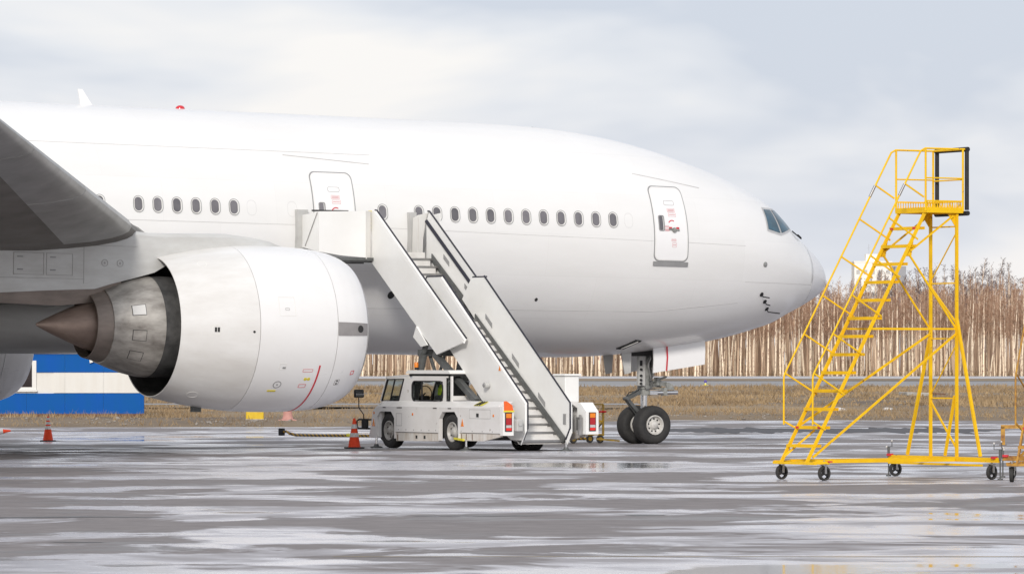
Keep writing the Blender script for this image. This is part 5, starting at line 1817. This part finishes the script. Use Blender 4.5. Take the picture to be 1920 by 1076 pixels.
def ladder(loc, rotz, m, label, mesh_deck=True):
    L = empty('access_ladder', loc, (0, 0, rotz))
    tag(L, label, 'ladder')
    W0, W1 = 0.15, 1.0
    def P(a, w_, z): return (a, -w_, z)
    def s_at(z): return -.15 + 2.67 * (z - .34) / 4.66
    for w_ in (W0, W1):
        MB().bar(P(-.17, w_, .30), P(2.52, w_, 5.02), .035, .06, (1, 0, 0)).build('stringer', m, L)
    for i in range(13):
        z = .66 + .3375 * i
        a = s_at(z) - .035
        mb = MB()
        mb.box(a - .02, a + .15, -W1 - .02, -W0 + .02, z - .055, z - .045)
        mb.box(a - .03, a - .02, -W1 - .02, -W0 + .02, z - .06, z - .0)
        mb.box(a + .15, a + .16, -W1 - .02, -W0 + .02, z - .055, z - .0)
        for k in range(4):
            mb.box(a - .02 + k * .045, a - .01 + k * .045, -W1 - .03, -W0 + .03, z - .045, z - .012)
        t_ = mb.build('tread', m, L)
        if i in (1, 12):
            for w_ in (W0 + .06, W1 - .06):
                MB().box(a - .036, a - .03, -w_ - .05, -w_ + .05, z - .05, z - .01).build('reflector', M['redmark'], t_)
    # handrails
    for w_ in (W0 - .06, W1 + .06):
        pts = [(-.06, 1.02), (-.06, 1.86), (-.045, 1.95), (2.30, 6.02), (2.36, 6.12), (2.46, 6.17), (3.36, 6.17)]
        hr = MB().path([P(a, w_, z) for a, z in pts], .018, 10).build('handrail', m, L, 50)
        for zr in (1.05, 1.95, 2.68, 3.40, 4.13, 4.84):
            if zr < 1.5:
                a = -.06
            else:
                a = -.045 + 2.345 * (zr - 1.95) / 4.07
            zs = zr - .37 if zr > 1.2 else zr - .12
            MB().bar(P(a, w_, zr + .03), P(s_at(zs) + (.10 if zr > 1.2 else .05), w_ * .5 + (W0 if w_ < .5 else W1) * .5, zs), .018, .03).build('rail_strut', m, hr)
        MB().bar(P(2.0, w_, 5.33 + .17), P(2.43, w_, 5.26), .018, .03).build('rail_strut', m, hr)
        MB().tube(P(1.87, w_, 5.28), P(1.99, w_, 5.49), .026, 10).build('rail_sleeve', M['steel'], hr, 40)
    # platform
    deck = MB()
    deck.box(2.48, 3.30, -W1 - .04, -W0 + .04, 5.00, 5.04)
    for (a0, b0, a1, b1) in ((2.46, W0 - .05, 3.32, W0 - .05), (2.46, W1 + .05, 3.32, W1 + .05)):
        deck.bar(P(a0, b0, 5.02), P(a1, b1, 5.02), .03, .10)
    for a in (2.46, 3.32):
        deck.bar(P(a, W0 - .05, 5.02), P(a, W1 + .05, 5.02), .03, .10)
    deck = deck.build('platform', m, L)
    mb = MB()       # perforated toe boards: bars between two rails
    for w_ in (W0 - .05, W1 + .05):
        mb.bar(P(2.46, w_, 5.19), P(3.32, w_, 5.19), .015, .03)
        for k in range(30):
            a = 2.47 + k * .0286
            mb.bar(P(a, w_, 5.06), P(a + (.02 if k % 2 else -.02), w_, 5.18), .006, .012)
    mb.bar(P(3.32, W0 - .05, 5.19), P(3.32, W1 + .05, 5.19), .015, .03)
    for k in range(30):
        ww = W0 - .04 + k * .032
        mb.bar(P(3.32, ww, 5.06), P(3.32, ww + (.02 if k % 2 else -.02), 5.18), .006, .012)
    tag(mb.build('toe_board', m, deck), kind='stuff')
    mb = MB()
    for w_ in (W0 - .06, W1 + .06):
        for a in (2.47, 3.32):
            mb.tube(P(a, w_, 5.0), P(a, w_, 6.17), .02, 10)
        mb.tube(P(2.47, w_, 5.62), P(3.32, w_, 5.62), .014, 8)
    mb.tube(P(3.32, W0 - .06, 5.60), P(3.32, W1 + .06, 5.60), .014, 8)
    mb.tube(P(3.32, W0 - .06, 6.17), P(3.32, W1 + .06, 6.17), .02, 8)
    mb.build('guard_rail', m, deck, 40)
    mb = MB()
    for w_ in (W0 - .06, W1 + .06):
        mb.tube(P(3.41, w_, 5.03), P(3.41, w_, 6.14), .04, 12)
    mb.tube(P(3.41, W0 - .10, 6.17), P(3.41, W1 + .10, 6.17), .045, 12)
    mb.tube(P(3.41, W0 - .10, 4.97), P(3.41, W1 + .10, 4.97), .045, 12)
    mb.build('bumper', M['black'], deck, 40)
    # tower posts and bracing
    AP = 3.22
    for w_ in (W0, W1):
        MB().bar(P(AP, w_, .36), P(AP, w_, 5.0), .05, .05, (1, 0, 0)).build('post', m, L)
        MB().prism([P(AP - .22, w_ - .03, 5.0), P(AP + .04, w_ - .03, 5.0), P(AP + .04, w_ - .03, 4.72), P(AP - .02, w_ - .03, 4.72)], (0, -.012, 0)).build('gusset', m, L)
        MB().prism([P(2.10, w_ - .03, 4.36), P(2.26, w_ - .03, 4.52), P(2.20, w_ - .03, 4.15), P(2.06, w_ - .03, 4.15)], (0, -.012, 0)).build('gusset', m, L)
        MB().bar(P(2.16, w_, 4.25), P(3.14, w_, 4.92), .025, .034).build('brace', m, L)
        MB().bar(P(2.14, w_, 4.18), P(3.19, w_, 2.82), .025, .034).build('brace', m, L)
        MB().bar(P(1.30, w_, 2.80), P(AP, w_, 2.80), .025, .036).build('brace', m, L)
        MB().bar(P(-.02, w_, .42) if w_ == W1 else P(.25, w_, 1.0), P(AP, w_, 2.72), .025, .042).build('brace', m, L)
    MB().bar(P(-.1, W0, .42), P(.36, W1 - .5, .92), .03, .04).build('brace', m, L)
    for z in (4.72, 3.66, 2.62, 1.50):
        MB().bar(P(AP, W0, z), P(AP, W1, z), .026, .026).build('cross_bar', m, L)
    for (za, zb) in ((3.70, 4.62), (1.56, 2.52)):
        MB().bar(P(AP, W0, za), P(AP, W1, zb), .018, .018).build('cross_brace', m, L)
    for (za, zb) in ((3.60, 2.90), (1.44, .55)):
        MB().bar(P(AP, W0, za), P(AP, W1, zb), .025, .036).build('cross_brace', m, L)
    MB().bar(P(AP, W0, 2.72), P(AP, -.62, .42), .045, .055, (1, 0, 0)).build('outrigger_leg', m, L)
    MB().bar(P(AP, W1, 3.0), P(AP, 1.76, .42), .045, .055, (1, 0, 0)).build('outrigger_leg', m, L)
    MB().bar(P(AP, W1 - .06, 1.55), P(AP, .62, .42), .04, .05, (1, 0, 0)).build('cross_brace', m, L)
    # base frame
    for w_ in (W0, W1):
        MB().bar(P(.05, w_, .345), P(AP - .06, w_, .345), .05, .06).build('base_beam', m, L)
    MB().bar(P(AP, -1.22, .36), P(AP, 2.34, .36), .07, .09).build('outrigger_beam', m, L)
    MB().bar(P(AP - .1, -1.1, .26), P(AP - .1, 1.95, .26), .04, .04).build('tow_handle', m, L)
    MB().bar(P(-.20, -.02, .315), P(-.20, 1.36, .315), .07, .045).build('base_beam', m, L)
    MB().bar(P(.12, -.02, .315), P(.12, 1.30, .315), .06, .045).build('base_beam', m, L)
    for w_ in (-.02, 1.30):
        MB().bar(P(-.20, w_, .33), P(.14, w_, .33), .05, .05).build('base_beam', m, L)
    for (a, w_) in ((.14, 1.30), (AP - .03, -1.16), (AP - .03, 2.24)):
        MB().box(a - .045, a + .045, -w_ - .05, -w_ + .05, .385 if a > 1 else .335, .43 if a > 1 else .36).build('reflector', M['redmark'], L)
    caster(L, -.06, .02, yaw=.2)
    caster(L, .06, 1.26, yaw=.15)
    caster(L, AP, -1.02, yaw=.1)
    caster(L, AP, 2.12, yaw=.3)
    screw_jack(L, AP - .02, -1.22, .5)
    screw_jack(L, AP + .02, 2.36, 1.9)
    return L
lw = W(-20.24, 38.1)
ladder((lw[0], lw[1], gz(lw[1])), TH, M['yellow'], 'tall yellow wheeled maintenance ladder with guard-railed platform, whole in view')
# second stand, mostly out of frame on the right
ladder((9.10, 86.9, .07), R(66), M['rustyyellow'], 'rust-stained yellow access ladder cut off by the right picture edge')

# rusty pipe barrier behind it
br = empty('pipe_barrier', (13.36, 129.9, 0), (0, 0, -0.05))
tag(br, 'low rusty yellow pipe barrier behind the ladder at right edge', 'barrier')
for x in (0, 2.4):
    MB().bar((x, 0, 0), (x, 0, .50), .11, .11).build('post', M['rustyyellow'], br)
    MB().box(x - .10, x + .10, -.10, .10, 0, .012).build('foot_plate', M['rust'], br)
MB().bar((-.055, 0, .50), (2.455, 0, .50), .11, .10).build('rail', M['rustyyellow'], br)

# ------------------------------------------------------------------ traffic cones
def cone(x, y, h, label, bands, tilt=(0, 0, 0), z=None):
    c = empty('traffic_cone', (x, y, gz(y) if z is None else z), tilt)
    tag(c, label, 'cone', 'traffic cones round the aircraft')
    s = h / .76
    def rad(z): return (.155 - .125 * (z / .72)) * s
    MB().lathe([(.03 * s, rad(.0)), (.05 * s, rad(.03)), (.38 * s, rad(.36)), (.70 * s, rad(.68)), (.735 * s, rad(.70) * .8), (.74 * s, .001)], (0, 0, 0), (0, 0, 1), 28).build('cone_body', M['cone'], c, 40)
    q = MB()
    q.cbox(-.22 * s, .22 * s, -.22 * s, .22 * s, 0, .035 * s, .012)
    q.build('base', M['black'], c)
    for (a, b) in bands:
        MB().lathe([(a * h, rad((a * h) / s - .02) + .001), (a * h, rad((a * h) / s - .02) + .006), (b * h, rad((b * h) / s - .02) + .006), (b * h, rad((b * h) / s - .02) + .001)], (0, 0, 0), (0, 0, 1), 28).build('reflective_band', M['coneband'], c, 40)
    return c
cone(-13.23, 136.1, .73, 'red and white striped cone standing in front of the blue hut', ((.47, .60), (.66, .76), (.82, .92)))
cone(-4.05, 122.6, .80, 'orange and white cone beside the front of the stairs truck', ((.37, .50), (.64, .78)), (0, 0, .2))
cone(-15.62, 143.0, .62, 'orange cone lying on its side at the left picture edge', ((.45, .6),), (R(4), R(86), R(8)), .16)

# ------------------------------------------------------------------ tow bar and trolley behind the truck
a, b = Vector((-6.77, 140.2, .14)), Vector((2.3, 133.0, .14))
ang = math.atan2(b.y - a.y, b.x - a.x)
tb = empty('tow_bar', (a.x, a.y, 0), (0, 0, ang))
tag(tb, 'long yellow and black striped aircraft tow bar lying behind the truck', 'tow bar')
LEN = (b - a).length
MB().path([(.30, 0, .17), (.55, 0, .12), (LEN - .3, 0, .12)], .042, 12).build('bar', M['towstripe'], tb, 40)
MB().path([(.06, 0, .20), (.18, 0, .23), (.32, 0, .17)], .035, 8).build('neck', M['towstripe'], tb, 40)
MB().cbox(-.07, .08, -.08, .08, .10, .32, .02).build('hitch_head', M['black'], tb)
MB().cbox(2.55, 2.9, -.08, .08, .10, .18, .015).build('grip', M['yellowfilm'], tb)
for s in (-.35, .35):
    MB().tube((4.2, s, .12), (4.2, s * .8, .12), .12, 16).build('wheel', M['tyre'], tb, 40)
MB().tube((4.2, -.32, .12), (4.2, .32, .12), .025, 8).build('axle', M['frame'], tb)

tr = empty('service_trolley', (1.95, 133.1, 0), (0, 0, R(30)))
tag(tr, 'grimy yellow service trolley with red top behind the truck', 'trolley')
for x in (-.55, .52):
    for y in (-.28, .28):
        MB().bar((x, y, .20), (x, y, .86 if x < 0 else 1.08), .05, .05, (1, 0, 0)).build('post', M['cartyellow'], tr)
MB().cbox(-.62, .60, -.34, .34, .85, .90, .01).build('tray', M['redlens'], tr)
for y in (-.28, .28):
    for z in (.24, .60, 1.08):
        MB().bar((-.55, y, z), (.52, y, z), .04, .04).build('rail', M['cartyellow'], tr)
    MB().bar((-.55, y, .26), (.52, y, .58), .03, .03).build('brace', M['cartyellow'], tr)
    MB().bar((-.55, y, .82), (.52, y, .60), .03, .03).build('brace', M['cartyellow'], tr)
MB().bar((.52, -.28, .60), (.52, .28, .24), .03, .03).build('brace', M['cartyellow'], tr)
MB().bar((.3, -.3, .12), (.95, -.45, .06), .05, .05).build('draw_bar', M['cartyellow'], tr)
for x in (-.45, .42):
    for y in (-.28, .28):
        t_ = MB().lathe([(-.03, .06), (-.035, .10), (-.02, .115), (.02, .115), (.035, .10), (.03, .06)], (x, y, .115), (0, 1, 0), 20).build('wheel', M['tyre'], tr, 40)
        MB().lathe([(-.036, .001), (-.036, .06), (.036, .06), (.036, .001)], (x, y, .115), (0, 1, 0), 14).build('hub', M['cartyellow'], t_, 40)

# ------------------------------------------------------------------ blue and white hut
HX1, HY = -14.02, 181.8
hut = empty('site_hut', (HX1 - .02, HY, 0.16), (0, 0, .068))
tag(hut, 'blue and white metal site hut seen under the engine', 'hut')
HL, HD, HH = 9.0, 2.45, 2.42
MB().box(-HL, 0, .05, HD, .12, HH).build('shell', M['hutwhite'], hut)
MB().box(-HL - .02, .02, -.02, HD + .05, 0.0, .14).build('base_rail', M['rust'], hut)
mb = MB()
mb.box(-HL - .05, .06, -.06, HD + .1, HH, HH + .07)
mb.build('roof_edge', M['coneband'], hut)
MB().box(-.06, .015, -.015, HD, .14, HH).build('corner_post', M['hutblue'], hut)
# painted sheets, each panel standing a little proud
pw = 1.46
for i in range(6):
    x1 = -.06 - i * pw
    x0 = x1 - pw + .006
    MB().box(x0, x1, 0.0, .05, .14, .915).build('panel', M['hutblue'], hut)
    if i == 2:
        MB().box(x0, x1 - 1.1, 0.0, .05, .93, 1.70).build('panel', M['hutwhite'], hut)
        MB().box(x1 - .42, x1, 0.0, .05, .93, 1.70).build('panel', M['hutwhite'], hut)
    else:
        MB().box(x0, x1, 0.0, .05, .93, 1.70).build('panel', M['hutwhite'], hut)
    MB().box(x0, x1, 0.0, .05, 1.715, HH).build('panel', M['hutblue'], hut)
wx0, wx1 = -4.98, -4.06
mb = MB()
for (p, q, r_, s) in ((wx0, wx1, 1.05, 1.15), (wx0, wx1, 2.05, 2.16), (wx0, wx0 + .10, 1.15, 2.05), (wx1 - .16, wx1, 1.15, 2.05)):
    mb.box(p, q, -.03, .055, r_, s)
wn = mb.build('window', M['wframe'], hut)
MB().box(wx0 + .08, wx1 - .14, -.008, .058, 1.12, 2.08).build('pane', M['hutglass'], wn)
MB().box(wx0 - .12, wx1 + .04, -.08, .05, .98, 1.045).build('sill', M['wframe'], wn)
MB().prism([(-2.05, -.1, 2.20), (-1.80, -.1, 2.14), (-2.03, -.1, 2.06)], (0, .02, 0)).build('notice', M['wframe'], hut)
for x in (-8.4, -6.2, -4.0, -1.8, -.4):
    MB().cbox(x - .2, x + .2, .1, .5, -.16, .01, .02).build('footing', M['concrete'], hut)

# yellow block, pink stub pipe, slab and edge light on the verge
yb = empty('concrete_block', (-9.30, 172.6, verge_z(-9.30, 172.4) - .02), (0, 0, .06))
tag(yb, 'chipped yellow painted block below the engine cowl', 'block')
mb = MB()
mb.cbox(-.32, .32, -.25, .25, 0, .62, .03)
mb.build('block_body', M['blockyellow'], yb)
MB().cbox(-.33, .33, -.26, .26, -.05, .06, .02).build('block_foot', M['concrete'], yb)
pk = empty('pipe_stub', (-8.10, 172.4, verge_z(-8.10, 172.1)))
tag(pk, 'faded pink flared pipe stub beside the yellow block', 'bollard')
MB().lathe([(0, .30), (.03, .30), (.06, .20), (.20, .165), (.50, .15), (.62, .155), (.62, .13), (.5, .001)], (0, 0, 0), (0, 0, 1), 24).build('pipe', M['pink'], pk, 40)
MB().cbox(-.34, .34, -.34, .34, -.04, .025, .02).build('flange', M['pink'], pk)
sl = empty('concrete_slab', (25.74, 303, .10), (0, R(2), .15))
tag(sl, 'pale concrete slab lying in the grass behind the yellow ladder', 'slab')
MB().cbox(-.95, .95, -1.2, 1.2, 0.02, .26, .04).build('slab_body', M['concrete'], sl)
MB().bar((.5, -1.3, .22), (1.5, -1.2, .20), .12, .10).build('beam', M['rust'], sl)
for (x, y, nm) in ((14.0, 205.0, 'larger white stone to the right of the nose wheel'), (16.3, 207.0, 'smaller white stone in the grass behind the ladder')):
    st = MB()
    s = .26 if 'larger' in nm else .18
    st.lathe([(-.3 * s, .5 * s), (0, s), (.35 * s, .8 * s), (.55 * s, .4 * s), (.6 * s, .001)], (0, 0, 0), (0, 0, 1), 7)
    st.v = [(p[0] * 1.4 + .03 * math.sin(i * 2.3), p[1] + .03 * math.cos(i * 1.7), p[2]) for i, p in enumerate(st.v)]
    o = st.build('stone', M['coneband'])
    o.location = (x, y, verge_z(x, y) + .06)
    tag(o, nm, 'stone')
el = empty('edge_light', (19.05, 470, .015))
tag(el, 'small blue taxiway edge light on a yellow base', 'light')
MB().lathe([(0, .30), (.04, .30), (.06, .10), (.20, .07), (.20, .001)], (0, 0, 0), (0, 0, 1), 14).build('base', M['yellowfilm'], el, 40)
MB().tube((0, 0, .19), (0, 0, .30), .06, 10).build('stem', M['coneband'], el)
MB().lathe([(.29, .12), (.34, .14), (.46, .13), (.52, .07), (.53, .001)], (0, 0, 0), (0, 0, 1), 14).build('lens', M['purple'], el, 40)

# worn paint line across the near apron
ln = grid('painted_line', list(np.linspace(-2.0, 6.5, 12)), [53.3, 53.42], lambda x, y: .074, mat('worn_yellow_line', (0.40, 0.30, 0.14), 0.6, col2=(0.20, 0.18, 0.16), vscale=2.5))
tag(ln, kind='structure')

mt = mat('dark_puddle_reflection', (0.035, 0.034, 0.036), 0.35, var=0.4, vscale=3)  # dark colour painted in for puddles that reflect something dark
def ragged(name, x0, x1, yc, hw, z, m, n=60, sd=0.0):
    vs, fs = [], []
    for i in range(n + 1):
        x = x0 + (x1 - x0) * i / n
        k = hw * (0.35 + 0.9 * abs(mnoise.noise((x * 1.9, sd, 0)))) * min(1, 6 * min(i, n - i) / n)
        c = yc + 0.35 * mnoise.noise((x * 0.6, sd + 5, 0))
        vs += [(x, c - k, z), (x, c + k, z)]
        if i:
            o = 2 * i
            fs.append((o - 2, o, o + 1, o - 1))
    o = bpy.data.objects.new(name, raw_mesh(name, vs, fs, m))
    COL.objects.link(o)
    return tag(o, kind='structure')
ragged('dark_reflection_patch', -9.5, -4.7, 66.9, .42, .074, mt, 60, 1.0)
ragged('dark_reflection_patch', -1.5, 0.55, 67.6, .30, .074, mt, 40, 2.0)
ragged('dark_reflection_patch', 1.6, 2.2, 67.9, .40, .074, mt, 20, 3.0)
ragged('dark_reflection_patch', -5.6, -4.9, 57.6, .25, .074, mt, 20, 4.0)

# darker wet resurfaced strip beyond the nose wheels
wetdark = mat('dark_wet_asphalt', (0.04, 0.04, 0.046), 0.72, col2=(0.075, 0.073, 0.08), vscale=0.25, stretch=(0.5, 0.25, 1))
ragged('resurfaced_strip', 3.9, 16.5, 158, 11, .006, wetdark, 80, 6.0)
